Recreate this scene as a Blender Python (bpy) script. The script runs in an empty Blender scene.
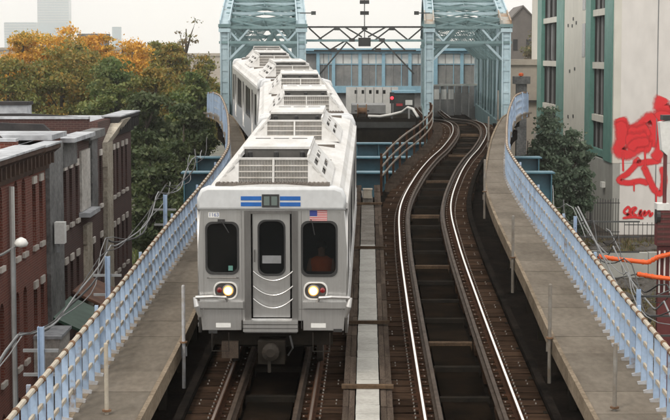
import bpy, bmesh, math, random
import numpy as np
from mathutils import Vector, Matrix
random.seed(7); RNG = np.random.default_rng(11)
SC = bpy.context.scene
R = math.radians

# ------------------------------------------------------------------ camera
F = 1690.0                      # focal length in photo pixels (photo is 670 x 420)
HORIZON = 55.0                  # pixel row of the true horizon
CAMZ = 7.4
PITCH = math.atan((210 - HORIZON) / F)
cd = bpy.data.cameras.new('camera'); cam = bpy.data.objects.new('camera', cd)
SC.collection.objects.link(cam)
cd.sensor_width = 36; cd.lens = 36 * F / 670; cd.clip_start = 0.5; cd.clip_end = 9000
cam.location = (0, 0, CAMZ); cam.rotation_euler = (math.pi / 2 - PITCH, 0, 0)
SC.camera = cam

# ------------------------------------------------------------------ sky, sun, exposure
SUN_EL, SUN_AZ = R(50), R(212)        # high sun behind cloud, behind the camera on the left
w = bpy.data.worlds.new('World'); SC.world = w; w.use_nodes = True
nt = w.node_tree; nt.nodes.clear()
wo = nt.nodes.new('ShaderNodeOutputWorld'); bg = nt.nodes.new('ShaderNodeBackground')
sky = nt.nodes.new('ShaderNodeTexSky'); sky.sky_type = 'NISHITA'; sky.sun_disc = False
sky.sun_elevation = SUN_EL; sky.sun_rotation = SUN_AZ; sky.dust_density = 3
cl = nt.nodes.new('ShaderNodeTexNoise'); cl.inputs['Scale'].default_value = 2.2; cl.inputs['Detail'].default_value = 5
ramp = nt.nodes.new('ShaderNodeValToRGB')
ramp.color_ramp.elements[0].position = .36; ramp.color_ramp.elements[0].color = (10.4, 10.3, 10.1, 1)
ramp.color_ramp.elements[1].position = .62; ramp.color_ramp.elements[1].color = (13.3, 12.8, 11.9, 1)
tcw = nt.nodes.new('ShaderNodeTexCoord'); nt.links.new(tcw.outputs['Generated'], cl.inputs['Vector'])
nt.links.new(cl.outputs['Fac'], ramp.inputs['Fac'])
mx = nt.nodes.new('ShaderNodeMixRGB'); mx.inputs['Fac'].default_value = .86      # thin overcast over the sky
nt.links.new(sky.outputs['Color'], mx.inputs['Color1']); nt.links.new(ramp.outputs['Color'], mx.inputs['Color2'])
nt.links.new(mx.outputs['Color'], bg.inputs['Color']); bg.inputs['Strength'].default_value = .15
nt.links.new(bg.outputs['Background'], wo.inputs['Surface'])
sd = bpy.data.lights.new('sun', 'SUN'); sd.energy = 1.5; sd.angle = R(12); sd.color = (1, .92, .80)
sun = bpy.data.objects.new('sun', sd); SC.collection.objects.link(sun)
_sv = Vector((math.sin(SUN_AZ) * math.cos(SUN_EL), math.cos(SUN_AZ) * math.cos(SUN_EL), math.sin(SUN_EL)))
sun.rotation_euler = _sv.to_track_quat('Z', 'Y').to_euler(); sun.location = (0, 0, 60)
vs = SC.view_settings; vs.view_transform = 'Standard'; vs.look = 'None'; vs.gamma = 1; vs.exposure = -0.12
vs.use_curve_mapping = False
SC.render.engine = 'CYCLES'; SC.cycles.use_denoising = True
SC.cycles.max_bounces = 6; SC.cycles.transparent_max_bounces = 16; SC.cycles.volume_bounces = 1

# ------------------------------------------------------------------ paths
# local "deck height 0" is the top of the rails; the viaduct climbs away from the camera and crests at the bridge
SLOPE = 0.0444
def S(Y):                       # climbs to a crest at the bridge portals, then falls away
    if Y < 84: return SLOPE * Y
    t = min(Y, 94) - 84; z = SLOPE * 84 + SLOPE * t - (SLOPE + .03) * t * t / 20
    return z - .03 * max(0, min(Y, 112) - 94)
def hermite(pts):
    xs = [p[0] for p in pts]; ys = [p[1] for p in pts]; n = len(pts); m = []
    for i in range(n):
        if i == 0: m.append((ys[1] - ys[0]) / (xs[1] - xs[0]))
        elif i == n - 1: m.append((ys[-1] - ys[-2]) / (xs[-1] - xs[-2]))
        else: m.append((ys[i + 1] - ys[i - 1]) / (xs[i + 1] - xs[i - 1]))
    def f(x):
        if x <= xs[0]: return ys[0] + m[0] * (x - xs[0])
        if x >= xs[-1]: return ys[-1] + m[-1] * (x - xs[-1])
        i = max(k for k in range(n - 1) if xs[k] <= x)
        h = xs[i + 1] - xs[i]; t = (x - xs[i]) / h
        return ((2*t**3 - 3*t**2 + 1) * ys[i] + (t**3 - 2*t**2 + t) * h * m[i]
                + (-2*t**3 + 3*t**2) * ys[i + 1] + (t**3 - t**2) * h * m[i + 1])
    return f
def axis(Y): return .55 + (Y - 28) * .0192
trackR = hermite([(20, 2.28), (28.4, 2.36), (39, 2.5), (48, 2.68), (55.6, 3.0), (64, 3.9), (70, 4.75), (75, 5.6),
                  (81.7, 6.5), (87, 6.85), (92, 6.82), (97, 6.7), (104, 6.7), (140, 7.4)])
trackL_end = [(87, -3.2), (92, -3.6), (100, -4.0), (140, -5.3)]
innerR = hermite([(15, 4.0), (31.8, 4.22), (39.6, 4.45), (51.3, 4.78), (59, 5.2), (64, 5.7), (69.6, 6.3), (76, 7.05), (85.7, 8.4),
                  (92, 9.5), (105, 11.4)])
outerR = hermite([(15, 5.15), (24, 5.3), (32, 5.42), (40, 5.6), (51, 5.78), (59, 6.05), (64, 6.5), (69.6, 7.08), (76, 7.8),
                  (85.7, 9.1), (92, 10.2), (105, 12.1)])
def mirror(f): return lambda Y: 2 * axis(Y) - f(Y)
innerL, outerL = mirror(innerR), mirror(outerR)
trackL = hermite([(Y, 2 * axis(Y) - trackR(Y)) for Y in (20, 28.4, 39, 48, 55.6, 64, 70, 75, 81)] + trackL_end)
def W(x, Y, z=0.0): return Vector((x, Y, z + S(Y)))
def at(u, v, Y):                # the point seen at photo pixel (u, v) on the vertical plane at distance Y
    dx, dy = (u - 335) / F, (210 - v) / F
    d = Vector((dx, math.cos(PITCH) + dy * math.sin(PITCH), -math.sin(PITCH) + dy * math.cos(PITCH)))
    t = Y / d.y
    return Vector((0, 0, CAMZ)) + d * t

# ------------------------------------------------------------------ materials
def lin(c):
    return tuple(((x / 12.92) if x <= .04045 else ((x + .055) / 1.055) ** 2.4) for x in c)
MATS = {}
def mat(name, c1, c2=None, rough=.7, metal=0.0, scale=1.5, bump=0.0, bscale=30, stretch=(1, 1, 1), c3=None, lo=.35, hi=.65,
        rand=0.0, spec=.5, coat=0.0, bdist=.01, var=.07):
    m = bpy.data.materials.new(name); m.use_nodes = True; n = m.node_tree; N = n.nodes; L = n.links
    b = N['Principled BSDF']; b.inputs['Roughness'].default_value = rough; b.inputs['Metallic'].default_value = metal
    b.inputs['Specular IOR Level'].default_value = spec; b.inputs['Coat Weight'].default_value = coat
    g = N.new('ShaderNodeNewGeometry'); mp = N.new('ShaderNodeMapping'); mp.inputs['Scale'].default_value = stretch
    L.new(g.outputs['Position'], mp.inputs['Vector'])
    out = None
    if c2 is None: c2 = tuple(x * .75 for x in c1)
    no = N.new('ShaderNodeTexNoise'); no.inputs['Scale'].default_value = scale; no.inputs['Detail'].default_value = 8
    no.inputs['Roughness'].default_value = .62
    L.new(mp.outputs['Vector'], no.inputs['Vector'])
    r = N.new('ShaderNodeValToRGB'); e = r.color_ramp.elements
    e[0].position = lo; e[0].color = (*c1, 1); e[1].position = hi; e[1].color = (*c2, 1)
    if c3: x = r.color_ramp.elements.new(min(.95, hi + .1)); x.color = (*c3, 1)
    L.new(no.outputs['Fac'], r.inputs['Fac']); out = r.outputs['Color']
    n2 = N.new('ShaderNodeTexNoise'); n2.inputs['Scale'].default_value = scale * 9; n2.inputs['Detail'].default_value = 4
    L.new(mp.outputs['Vector'], n2.inputs['Vector'])
    mr = N.new('ShaderNodeMapRange'); mr.inputs['From Min'].default_value = .3; mr.inputs['From Max'].default_value = .7
    mr.inputs['To Min'].default_value = 1 - var; mr.inputs['To Max'].default_value = 1 + var * .8; L.new(n2.outputs['Fac'], mr.inputs['Value'])
    mu = N.new('ShaderNodeMixRGB'); mu.blend_type = 'MULTIPLY'; mu.inputs['Fac'].default_value = 1
    L.new(out, mu.inputs['Color1']); L.new(mr.outputs['Result'], mu.inputs['Color2']); out = mu.outputs['Color']
    if rand:
        oi = N.new('ShaderNodeObjectInfo'); m2 = N.new('ShaderNodeMapRange')
        m2.inputs['To Min'].default_value = 1 - rand; m2.inputs['To Max'].default_value = 1 + rand * .6
        L.new(oi.outputs['Random'], m2.inputs['Value'])
        hs = N.new('ShaderNodeMixRGB'); hs.blend_type = 'MULTIPLY'; hs.inputs['Fac'].default_value = 1
        L.new(out, hs.inputs['Color1']); L.new(m2.outputs['Result'], hs.inputs['Color2']); out = hs.outputs['Color']
    L.new(out, b.inputs['Base Color'])
    rr = N.new('ShaderNodeMapRange'); rr.inputs['To Min'].default_value = max(0, rough - .12); rr.inputs['To Max'].default_value = min(1, rough + .12)
    L.new(no.outputs['Fac'], rr.inputs['Value']); L.new(rr.outputs['Result'], b.inputs['Roughness'])
    if bump:
        n3 = N.new('ShaderNodeTexNoise'); n3.inputs['Scale'].default_value = bscale; n3.inputs['Detail'].default_value = 6
        L.new(mp.outputs['Vector'], n3.inputs['Vector'])
        bp = N.new('ShaderNodeBump'); bp.inputs['Strength'].default_value = bump; bp.inputs['Distance'].default_value = bdist
        L.new(n3.outputs['Fac'], bp.inputs['Height']); L.new(bp.outputs['Normal'], b.inputs['Normal'])
    MATS[name] = m; return m
def brick(name, c1, c2, mortar, stain=.5):
    m = mat(name, c1, c2, rough=.9, scale=.5, bump=.3, bscale=25)
    N = m.node_tree.nodes; L = m.node_tree.links; b = N['Principled BSDF']
    g = N.new('ShaderNodeNewGeometry'); s = N.new('ShaderNodeSeparateXYZ'); c = N.new('ShaderNodeCombineXYZ')
    ad = N.new('ShaderNodeMath'); ad.operation = 'ADD'
    L.new(g.outputs['Position'], s.inputs['Vector']); L.new(s.outputs['X'], ad.inputs[0]); L.new(s.outputs['Y'], ad.inputs[1])
    L.new(ad.outputs['Value'], c.inputs['X']); L.new(s.outputs['Z'], c.inputs['Y'])
    bt = N.new('ShaderNodeTexBrick'); bt.inputs['Scale'].default_value = 1; bt.inputs['Brick Width'].default_value = .21
    bt.inputs['Row Height'].default_value = .07; bt.inputs['Mortar Size'].default_value = .008
    bt.inputs['Color1'].default_value = (*c1, 1); bt.inputs['Color2'].default_value = (*c2, 1); bt.inputs['Mortar'].default_value = (*mortar, 1)
    L.new(c.outputs['Vector'], bt.inputs['Vector'])
    old = b.inputs['Base Color'].links[0].from_socket
    mx = N.new('ShaderNodeMixRGB'); mx.inputs['Fac'].default_value = stain
    L.new(bt.outputs['Color'], mx.inputs['Color1']); L.new(old, mx.inputs['Color2']); L.new(mx.outputs['Color'], b.inputs['Base Color'])
    return m
def emit(name, c, s):
    m = bpy.data.materials.new(name); m.use_nodes = True; b = m.node_tree.nodes['Principled BSDF']
    b.inputs['Base Color'].default_value = (*c, 1); b.inputs['Emission Color'].default_value = (*c, 1); b.inputs['Emission Strength'].default_value = s
    MATS[name] = m; return m
def glass(name, c, alpha, rough=.06):
    m = mat(name, c, tuple(x * .7 for x in c), rough=rough, scale=2)
    m.node_tree.nodes['Principled BSDF'].inputs['Alpha'].default_value = alpha
    return m
mat('steel', (.57, .57, .565), (.45, .44, .43), rough=.33, metal=.78, scale=1.0, stretch=(5, 5, .22), bump=.06, bscale=40, lo=.36, hi=.72, c3=(.36, .34, .32), var=.05)
mat('steel_dark', (.20, .195, .19), (.14, .135, .13), rough=.4, metal=.6, stretch=(3, 3, .6))
mat('cap_white', (.56, .575, .59), (.50, .51, .52), rough=.38, scale=1.0, stretch=(1, 1, .8), lo=.3, hi=.85)
mat('roof_white', (.58, .575, .565), (.40, .38, .35), rough=.6, scale=1.7, stretch=(1.2, .5, 1), bump=.15, bscale=14, lo=.42, hi=.82)
mat('roof_grey', (.17, .15, .13), (.11, .095, .085), rough=.8, scale=2, spec=.08)
mat('grille_dark', (.10, .095, .09), (.06, .06, .055), rough=.7)
mat('grille_bar', (.60, .58, .55), (.45, .42, .38), rough=.6, scale=4)
mat('rubber', (.018, .018, .019), (.03, .03, .03), rough=.6)
mat('underframe', (.012, .011, .0095), (.024, .02, .016), rough=.85, scale=3, spec=0.0)
mat('wheel_steel', (.025, .023, .02), (.04, .032, .026), rough=.7, metal=.2, spec=.1)
glass('cab_glass', (.010, .012, .013), .38)
glass('side_glass', (.02, .022, .024), .86)
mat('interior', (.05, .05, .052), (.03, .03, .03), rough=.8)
mat('stripe_blue', (.015, .12, .42), (.012, .10, .36), rough=.4)
mat('flag_red', (.50, .05, .06), (.42, .05, .06), rough=.5)
mat('flag_white', (.68, .64, .62), (.6, .56, .54), rough=.5)
mat('flag_blue', (.03, .05, .25), (.03, .04, .2), rough=.5)
mat('plate_white', (.78, .78, .76), (.7, .7, .68), rough=.5)
mat('number_blue', (.10, .14, .34), (.08, .12, .3), rough=.5)
emit('headlight', (1.0, .78, .50), 2.6)
emit('headlight_rim', (1.0, .42, .10), 1.1)
emit('signal_red', (1.0, .03, .05), 3.0)
emit('sign_digit', (.10, .13, .12), .15)
mat('red_lens', (.22, .01, .012), (.16, .01, .01), rough=.2, coat=.5)
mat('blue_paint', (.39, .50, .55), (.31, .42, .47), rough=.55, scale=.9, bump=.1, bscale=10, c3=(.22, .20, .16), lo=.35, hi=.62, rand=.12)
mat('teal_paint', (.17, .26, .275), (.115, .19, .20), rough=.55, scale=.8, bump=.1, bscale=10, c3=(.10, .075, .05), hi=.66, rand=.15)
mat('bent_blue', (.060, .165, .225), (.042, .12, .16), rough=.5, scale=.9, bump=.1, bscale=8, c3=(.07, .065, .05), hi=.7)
mat('bent_green', (.075, .165, .165), (.05, .11, .11), rough=.5, scale=.9, bump=.1, bscale=8)
mat('iron_dark', (.055, .06, .06), (.03, .03, .03), rough=.7, rand=.2)
mat('rust_panel', (.34, .33, .30), (.30, .19, .11), rough=.7, scale=.8, lo=.45, hi=.6)
mat('fence_blue', (.36, .47, .64), (.30, .40, .55), rough=.55, scale=2, bump=.08, bscale=10, c3=(.24, .19, .15), lo=.3, hi=.6, rand=.14)
mat('fence_rail', (.44, .40, .33), (.33, .28, .22), rough=.7, scale=3, bump=.15, bscale=14, hi=.7)
mat('clamp_rust', (.20, .11, .055), (.12, .06, .03), rough=.85, scale=6, rand=.3, var=.28)
mat('foot_white', (.42, .44, .48), (.30, .28, .26), rough=.7, scale=6, rand=.3)
mat('walk_slab', (.178, .155, .128), (.132, .113, .092), rough=.85, scale=.8, bump=.25, bscale=20, stretch=(1.3, .6, 1), rand=.16, c3=(.10, .085, .07), spec=.02, var=.13)
mat('walk_edge', (.24, .195, .145), (.165, .13, .095), rough=.85, scale=1.5, bump=.25, bscale=18, rand=.15, spec=.02, var=.28)
mat('barrier_metal', (.17, .14, .11), (.10, .078, .06), rough=.7, scale=3)
mat('board', (.10, .078, .062), (.058, .044, .036), rough=.85, scale=2.2, bump=.35, bscale=22, stretch=(4, .5, 2), rand=.28, spec=0.0, var=.28)
mat('tie_wood', (.052, .032, .021), (.020, .013, .0095), rough=.85, scale=2.4, bump=.4, bscale=18, stretch=(.6, 3, 2), rand=.38, spec=0.0, var=.28)
mat('cross_timber', (.12, .08, .05), (.06, .042, .03), rough=.85, scale=2.5, bump=.35, bscale=20, rand=.3, spec=.02, var=.28)
mat('trough_cover', (.40, .39, .36), (.31, .30, .275), rough=.85, scale=1.6, bump=.2, bscale=25, rand=.10, c3=(.24, .22, .19), hi=.7, spec=.08, var=.12)
mat('trough_old', (.20, .185, .165), (.13, .115, .10), rough=.85, scale=2, bump=.2, rand=.15, spec=.02, var=.28)
mat('wet_pan', (.006, .005, .004), (.018, .012, .008), rough=.45, scale=.9, bump=.3, bscale=6, lo=.42, hi=.72, rand=.3, spec=0.0)
mat('deck_black', (.006, .0055, .005), (.016, .013, .011), rough=.6, scale=1.4, bump=.5, bscale=9, bdist=.03, spec=0.0, var=.28)
mat('rail_top', (.90, .87, .82), (.84, .80, .74), rough=.3, metal=1.0, stretch=(1, .2, 1))
mat('rail_side', (.062, .030, .017), (.034, .018, .012), rough=.85, scale=4, spec=.02, var=.28)
mat('rail_dull', (.24, .19, .16), (.15, .11, .09), rough=.4, metal=.6, stretch=(1, .3, 1))
mat('guard_rail_rust', (.075, .055, .042), (.045, .032, .024), rough=.65, metal=.3, scale=4, spec=.08)
mat('bolt', (.34, .32, .29), (.12, .10, .085), rough=.6, scale=9)
mat('stanchion_grey', (.23, .22, .20), (.16, .13, .10), rough=.7, scale=3, rand=.15)
mat('cable_black', (.02, .02, .022), (.035, .035, .035), rough=.6)
mat('cable_grey', (.22, .23, .24), (.15, .15, .15), rough=.6)
mat('orange_sleeve', (.80, .13, .02), (.66, .10, .018), rough=.5, scale=2)
brick('brick_red', (.165, .034, .018), (.10, .024, .015), (.21, .14, .11), .25)
brick('brick_dark', (.062, .021, .017), (.040, .017, .015), (.10, .07, .06), .25)
mat('stucco_grey', (.20, .20, .20), (.12, .12, .12), rough=.95, scale=.9, bump=.5, bscale=8, c3=(.08, .078, .075), bdist=.03, spec=.08, var=.28)
mat('stucco_pale', (.46, .42, .35), (.30, .26, .21), rough=.95, scale=1.4, bump=.5, bscale=8, c3=(.11, .08, .065), bdist=.03, spec=.08, var=.28)
mat('whitewash', (.55, .53, .50), (.40, .37, .34), rough=.9, scale=1.1, bump=.3, bscale=8, var=.28)
mat('roof_membrane', (.44, .455, .48), (.27, .28, .30), rough=.7, scale=.5, c3=(.20, .19, .19), hi=.68, spec=.08, var=.28)
mat('cornice_brown', (.085, .055, .042), (.05, .033, .028), rough=.8, scale=2, spec=.08)
mat('tar_black', (.03, .03, .032), (.055, .05, .05), rough=.8, spec=.08)
mat('lintel_stone', (.58, .54, .50), (.42, .38, .34), rough=.85, rand=.15)
mat('window_dark', (.014, .015, .017), (.03, .03, .032), rough=.12, scale=.7)
mat('frame_dark', (.045, .03, .025), (.03, .022, .02), rough=.7)
mat('frame_white', (.60, .60, .58), (.5, .5, .48), rough=.6)
mat('awning_green', (.02, .075, .045), (.014, .05, .03), rough=.6)
mat('awning_rust', (.17, .075, .04), (.10, .045, .03), rough=.8)
mat('cream_panel', (.58, .56, .50), (.53, .51, .455), rough=.75, scale=.2, stretch=(1, 1, .5), bump=.05, bscale=10)
mat('grey_panel', (.65, .625, .60), (.595, .57, .545), rough=.8, scale=.18, stretch=(1, 1, .5), bump=.06, bscale=10)
mat('teal_trim', (.105, .255, .22), (.085, .21, .18), rough=.5, scale=.8)
mat('base_concrete', (.34, .34, .315), (.26, .26, .24), rough=.85, scale=.4, stretch=(1, 1, .5), bump=.15, bscale=10)
mat('curtain_grey', (.22, .23, .235), (.12, .125, .13), rough=.8, scale=2, stretch=(6, 6, .3))
mat('iron_black', (.012, .012, .013), (.02, .02, .02), rough=.6)
mat('lot_dirt', (.085, .07, .058), (.045, .037, .031), rough=.95, scale=.5, bump=.6, bscale=3, c3=(.14, .115, .085), bdist=.1, spec=.08, var=.28)
mat('asphalt', (.055, .054, .053), (.038, .037, .037), rough=.9, scale=.4, bump=.3, bscale=20, spec=.08, var=.28)
mat('pavement', (.22, .21, .195), (.16, .15, .14), rough=.9, scale=.5, bump=.2, bscale=15)
mat('ground_far', (.10, .095, .075), (.065, .07, .045), rough=.95, scale=.06, c3=(.14, .13, .115), var=.28)
mat('rubble', (.16, .15, .14), (.09, .08, .07), rough=.95, scale=1.5, bump=.6, bscale=5, rand=.4, bdist=.05, spec=.08, var=.28)
mat('trunk_bark', (.075, .058, .044), (.045, .035, .028), rough=.95, scale=4, bump=.5, stretch=(3, 3, .7), var=.28)
mat('gable_slate', (.135, .12, .11), (.095, .085, .08), rough=.9, scale=.3)
mat('beige_wall', (.40, .36, .31), (.33, .29, .25), rough=.9, scale=.3)
mat('tower_glass', (.22, .36, .44), (.16, .28, .36), rough=.25, scale=.02)
mat('lamp_white', (.70, .70, .68), (.58, .58, .56), rough=.4)
mat('maroon', (.13, .022, .022), (.085, .017, .017), rough=.6, scale=2)
mat('shelter_blue', (.30, .50, .62), (.24, .42, .54), rough=.5, scale=1)
mat('shelter_glass', (.17, .175, .18), (.34, .335, .32), rough=.2, scale=.6, lo=.4, hi=.7)
mat('sky_pane', (.72, .73, .72), (.55, .57, .57), rough=.3, scale=.5)  # pale tone painted for bright sky seen through the glass
mat('platform_white', (.70, .69, .67), (.58, .57, .55), rough=.8, scale=.6)
mat('platform_grey', (.30, .30, .30), (.21, .21, .21), rough=.8, scale=.8, rand=.1)
mat('skin', (.30, .17, .11), (.27, .15, .10), rough=.55)
mat('vest_orange', (.75, .16, .03), (.65, .13, .03), rough=.7)
mat('shirt_dark', (.035, .04, .06), (.03, .03, .045), rough=.8)
mat('hair_dark', (.02, .016, .013), (.015, .012, .01), rough=.7)
mat('seat_blue', (.03, .045, .10), (.025, .04, .08), rough=.7)

# ------------------------------------------------------------------ building helpers
def link(o, parent=None):
    SC.collection.objects.link(o)
    if parent is not None: o.parent = parent
    return o
def tag(o, label=None, cat=None, group=None, kind=None):
    if label: o['label'] = label
    if cat: o['category'] = cat
    if group: o['group'] = group
    if kind: o['kind'] = kind
    return o
def thing(name, loc, label, cat, group=None, rz=0.0, rx=0.0):
    o = bpy.data.objects.new(name, None); o.empty_display_size = .2
    SC.collection.objects.link(o); o.location = loc; o.rotation_mode = 'ZXY' if False else 'XYZ'; o.rotation_euler = (rx, 0, rz)
    return tag(o, label, cat, group)
class MB:
    """collects faces of one piece; build() links them as one mesh object"""
    def __init__(s): s.v = []; s.f = []; s.m = []
    def add(s, vs, fs, mi=0):
        o = len(s.v); s.v += [tuple(x) for x in vs]; s.f += [tuple(i + o for i in f) for f in fs]; s.m += [mi] * len(fs); return s
    def box(s, a, b, mi=0):
        (x0, y0, z0), (x1, y1, z1) = a, b
        return s.hexa([(x0, y0, z0), (x1, y0, z0), (x1, y1, z0), (x0, y1, z0)], [(x0, y0, z1), (x1, y0, z1), (x1, y1, z1), (x0, y1, z1)], mi)
    def hexa(s, bot, top, mi=0):
        return s.add(list(bot) + list(top), [(3, 2, 1, 0), (4, 5, 6, 7), (0, 1, 5, 4), (1, 2, 6, 5), (2, 3, 7, 6), (3, 0, 4, 7)], mi)
    def tube(s, pts, r, n=8, mi=0, radii=None):
        pts = [Vector(p) for p in pts]; ring = []
        for i, p in enumerate(pts):
            t = (pts[min(i + 1, len(pts) - 1)] - pts[max(i - 1, 0)]).normalized()
            a = t.orthogonal().normalized() if abs(t.z) > .95 else t.cross(Vector((0, 0, 1))).normalized()
            b = t.cross(a).normalized(); rr = radii[i] if radii else r
            ring.append([p + a * rr * math.cos(2 * math.pi * k / n) + b * rr * math.sin(2 * math.pi * k / n) for k in range(n)])
        vs = [v for rg in ring for v in rg]; fs = []
        for i in range(len(ring) - 1):
            for k in range(n):
                fs.append((i*n + k, (i+1)*n + k, (i+1)*n + (k+1) % n, i*n + (k+1) % n))
        fs.append(tuple(range(n))); fs.append(tuple(reversed([(len(ring)-1)*n + k for k in range(n)])))
        return s.add(vs, fs, mi)
    def prism(s, poly, axis_vec, mi=0):          # poly: list of 3-D points, extruded along axis_vec
        n = len(poly); a = Vector(axis_vec); vs = [Vector(p) for p in poly] + [Vector(p) + a for p in poly]
        fs = [tuple(reversed(range(n))), tuple(range(n, 2*n))] + [(i, (i+1) % n, n + (i+1) % n, n + i) for i in range(n)]
        return s.add(vs, fs, mi)
    def lathe(s, prof, c=(0, 0, 0), n=16, mi=0, ax='z'):
        vs = []; fs = []
        for r, h in prof:
            for k in range(n):
                a = 2 * math.pi * k / n; p = (r * math.cos(a), r * math.sin(a), h)
                if ax == 'y': p = (p[0], p[2], p[1])
                if ax == 'x': p = (p[2], p[0], p[1])
                vs.append((p[0] + c[0], p[1] + c[1], p[2] + c[2]))
        for i in range(len(prof) - 1):
            for k in range(n): fs.append((i*n+k, i*n+(k+1) % n, (i+1)*n+(k+1) % n, (i+1)*n+k))
        fs.append(tuple(reversed(range(n)))); fs.append(tuple((len(prof)-1)*n + k for k in range(n)))
        return s.add(vs, fs, mi)
    def mesh(s, name, mats, smooth=False, origin=None):
        me = bpy.data.meshes.new(name)
        v = s.v if origin is None else [(a - origin[0], b - origin[1], c - origin[2]) for a, b, c in s.v]
        me.from_pydata(v, [], s.f)
        for m in ([mats] if isinstance(mats, str) else mats): me.materials.append(MATS[m])
        if any(s.m): me.polygons.foreach_set('material_index', s.m)
        bm = bmesh.new(); bm.from_mesh(me); bmesh.ops.recalc_face_normals(bm, faces=bm.faces); bm.to_mesh(me); bm.free()
        if smooth:
            me.polygons.foreach_set('use_smooth', [True] * len(me.polygons))
        me.update(); return me
    def build(s, name, mats, parent=None, world=False, smooth=False, loc=None):
        org = None
        if world and parent is not None: org = parent.location
        elif loc is not None: org = loc
        o = bpy.data.objects.new(name, s.mesh(name, mats, smooth, org)); link(o, parent)
        if loc is not None and parent is None: o.location = loc
        return o
_shapes = {}
def shape_mesh(kind, m):
    k = (kind, m)
    if k in _shapes: return _shapes[k]
    b = MB()
    if kind == 'box': b.box((-.5, -.5, 0), (.5, .5, 1))
    elif kind == 'tube': b.lathe([(.5, 0), (.5, 1)], n=10)
    elif kind == 'h':                                     # rolled steel section: two flanges and a web
        b.box((-.5, -.5, 0), (-.38, .5, 1)); b.box((.38, -.5, 0), (.5, .5, 1)); b.box((-.379, -.06, .001), (.379, .06, .999))
    elif kind == 'laced':                                 # built-up column: plates on two faces, batten plates between
        b.box((-.5, -.5, 0), (-.36, .5, 1)); b.box((.36, -.5, 0), (.5, .5, 1)); b.box((-.359, -.34, .001), (.359, .34, .999))
        for k in range(9): b.box((-.359, -.40, .02 + k * .11), (.359, .40, .045 + k * .11))
    _shapes[k] = b.mesh(kind + '_' + m, m, smooth=False); return _shapes[k]
def bar(name, p0, p1, w_, h_, m, parent=None, kind='box', up=(0, 0, 1), world=False):
    """one straight member between two points, a copy of a shared shape"""
    p0, p1 = Vector(p0), Vector(p1)
    if world and parent is not None: p0 = p0 - parent.location; p1 = p1 - parent.location
    d = p1 - p0; z = d.normalized(); u = Vector(up)
    if abs(z.dot(u)) > .97: u = Vector((0, 1, 0))
    x = u.cross(z).normalized(); y = z.cross(x)
    M_ = Matrix(((x.x * w_, y.x * h_, d.x, p0.x), (x.y * w_, y.y * h_, d.y, p0.y), (x.z * w_, y.z * h_, d.z, p0.z), (0, 0, 0, 1)))
    o = bpy.data.objects.new(name, shape_mesh(kind, m)); link(o, parent); o.matrix_basis = M_
    return o
def rr(x0, y0, x1, y1, r, n=5):
    pts = []
    for cx, cy, a0 in ((x1 - r, y1 - r, 0), (x0 + r, y1 - r, 90), (x0 + r, y0 + r, 180), (x1 - r, y0 + r, 270)):
        for k in range(n + 1):
            a = R(a0 + 90 * k / n); pts.append((cx + r * math.cos(a), cy + r * math.sin(a)))
    return pts
def plate_mesh(name, outer, holes, depth, m, bevel=0.0, to=lambda x, y, z: (x, z, y)):
    """flat plate with real openings; to() maps (x, y, thickness) to the axes wanted"""
    cu = bpy.data.curves.new('outline', 'CURVE'); cu.dimensions = '2D'; cu.fill_mode = 'BOTH'
    cu.extrude = depth / 2 - bevel; cu.bevel_depth = bevel; cu.bevel_resolution = 1; cu.offset = -bevel
    for poly in [outer] + holes:
        sp = cu.splines.new('POLY'); sp.points.add(len(poly) - 1); sp.use_cyclic_u = True
        for p, q in zip(sp.points, poly): p.co = (q[0], q[1], 0, 1)
    ob = bpy.data.objects.new('outline', cu); SC.collection.objects.link(ob)
    dg = bpy.context.evaluated_depsgraph_get(); me = bpy.data.meshes.new_from_object(ob.evaluated_get(dg))
    bpy.data.objects.remove(ob); bpy.data.curves.remove(cu)
    for v in me.vertices: v.co = to(v.co.x, v.co.y, v.co.z)
    me.materials.clear(); me.materials.append(MATS[m]); me.name = name
    bm = bmesh.new(); bm.from_mesh(me); bmesh.ops.recalc_face_normals(bm, faces=bm.faces); bm.to_mesh(me); bm.free()
    return me
def obj(name, me, parent=None, loc=None, rot=None):
    o = bpy.data.objects.new(name, me); link(o, parent)
    if loc is not None: o.location = loc
    if rot is not None: o.rotation_euler = rot
    return o
def copy_tree(o, parent=None):
    c = o.copy(); SC.collection.objects.link(c); c.parent = parent
    for ch in list(o.children): copy_tree(ch, c)
    return c
def sweep(name, path, prof, mats, parent=None, top=(), close=True):
    """profile [(side, height)...] swept along world points"""
    b = MB(); n = len(prof); P = [Vector(p) for p in path]; vs = []
    for i, p in enumerate(P):
        t = P[min(i + 1, len(P) - 1)] - P[max(i - 1, 0)]; t.z = 0; t.normalize(); r = Vector((t.y, -t.x, 0))
        vs += [p + r * a + Vector((0, 0, c)) for a, c in prof]
    fs = []; mi = []
    for i in range(len(P) - 1):
        for k in range(n if close else n - 1):
            fs.append((i*n + k, i*n + (k+1) % n, (i+1)*n + (k+1) % n, (i+1)*n + k)); mi.append(1 if k in top else 0)
    fs += [tuple(range(n)), tuple((len(P)-1)*n + k for k in reversed(range(n)))]; mi += [0, 0]
    b.v = [tuple(v) for v in vs]; b.f = fs; b.m = mi
    return b.build(name, mats, parent, world=parent is not None)
def frange(a, b, s):
    r = []; x = a
    while x < b - 1e-6: r.append(x); x += s
    return r
def path(fn, a, b, s=1.0, z=0.0, off=0.0):
    r = []
    for Y in frange(a, b, s) + [b]: r.append(W(fn(Y) + off, Y, z))
    return r
def slopeang(): return math.atan(SLOPE)
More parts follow.
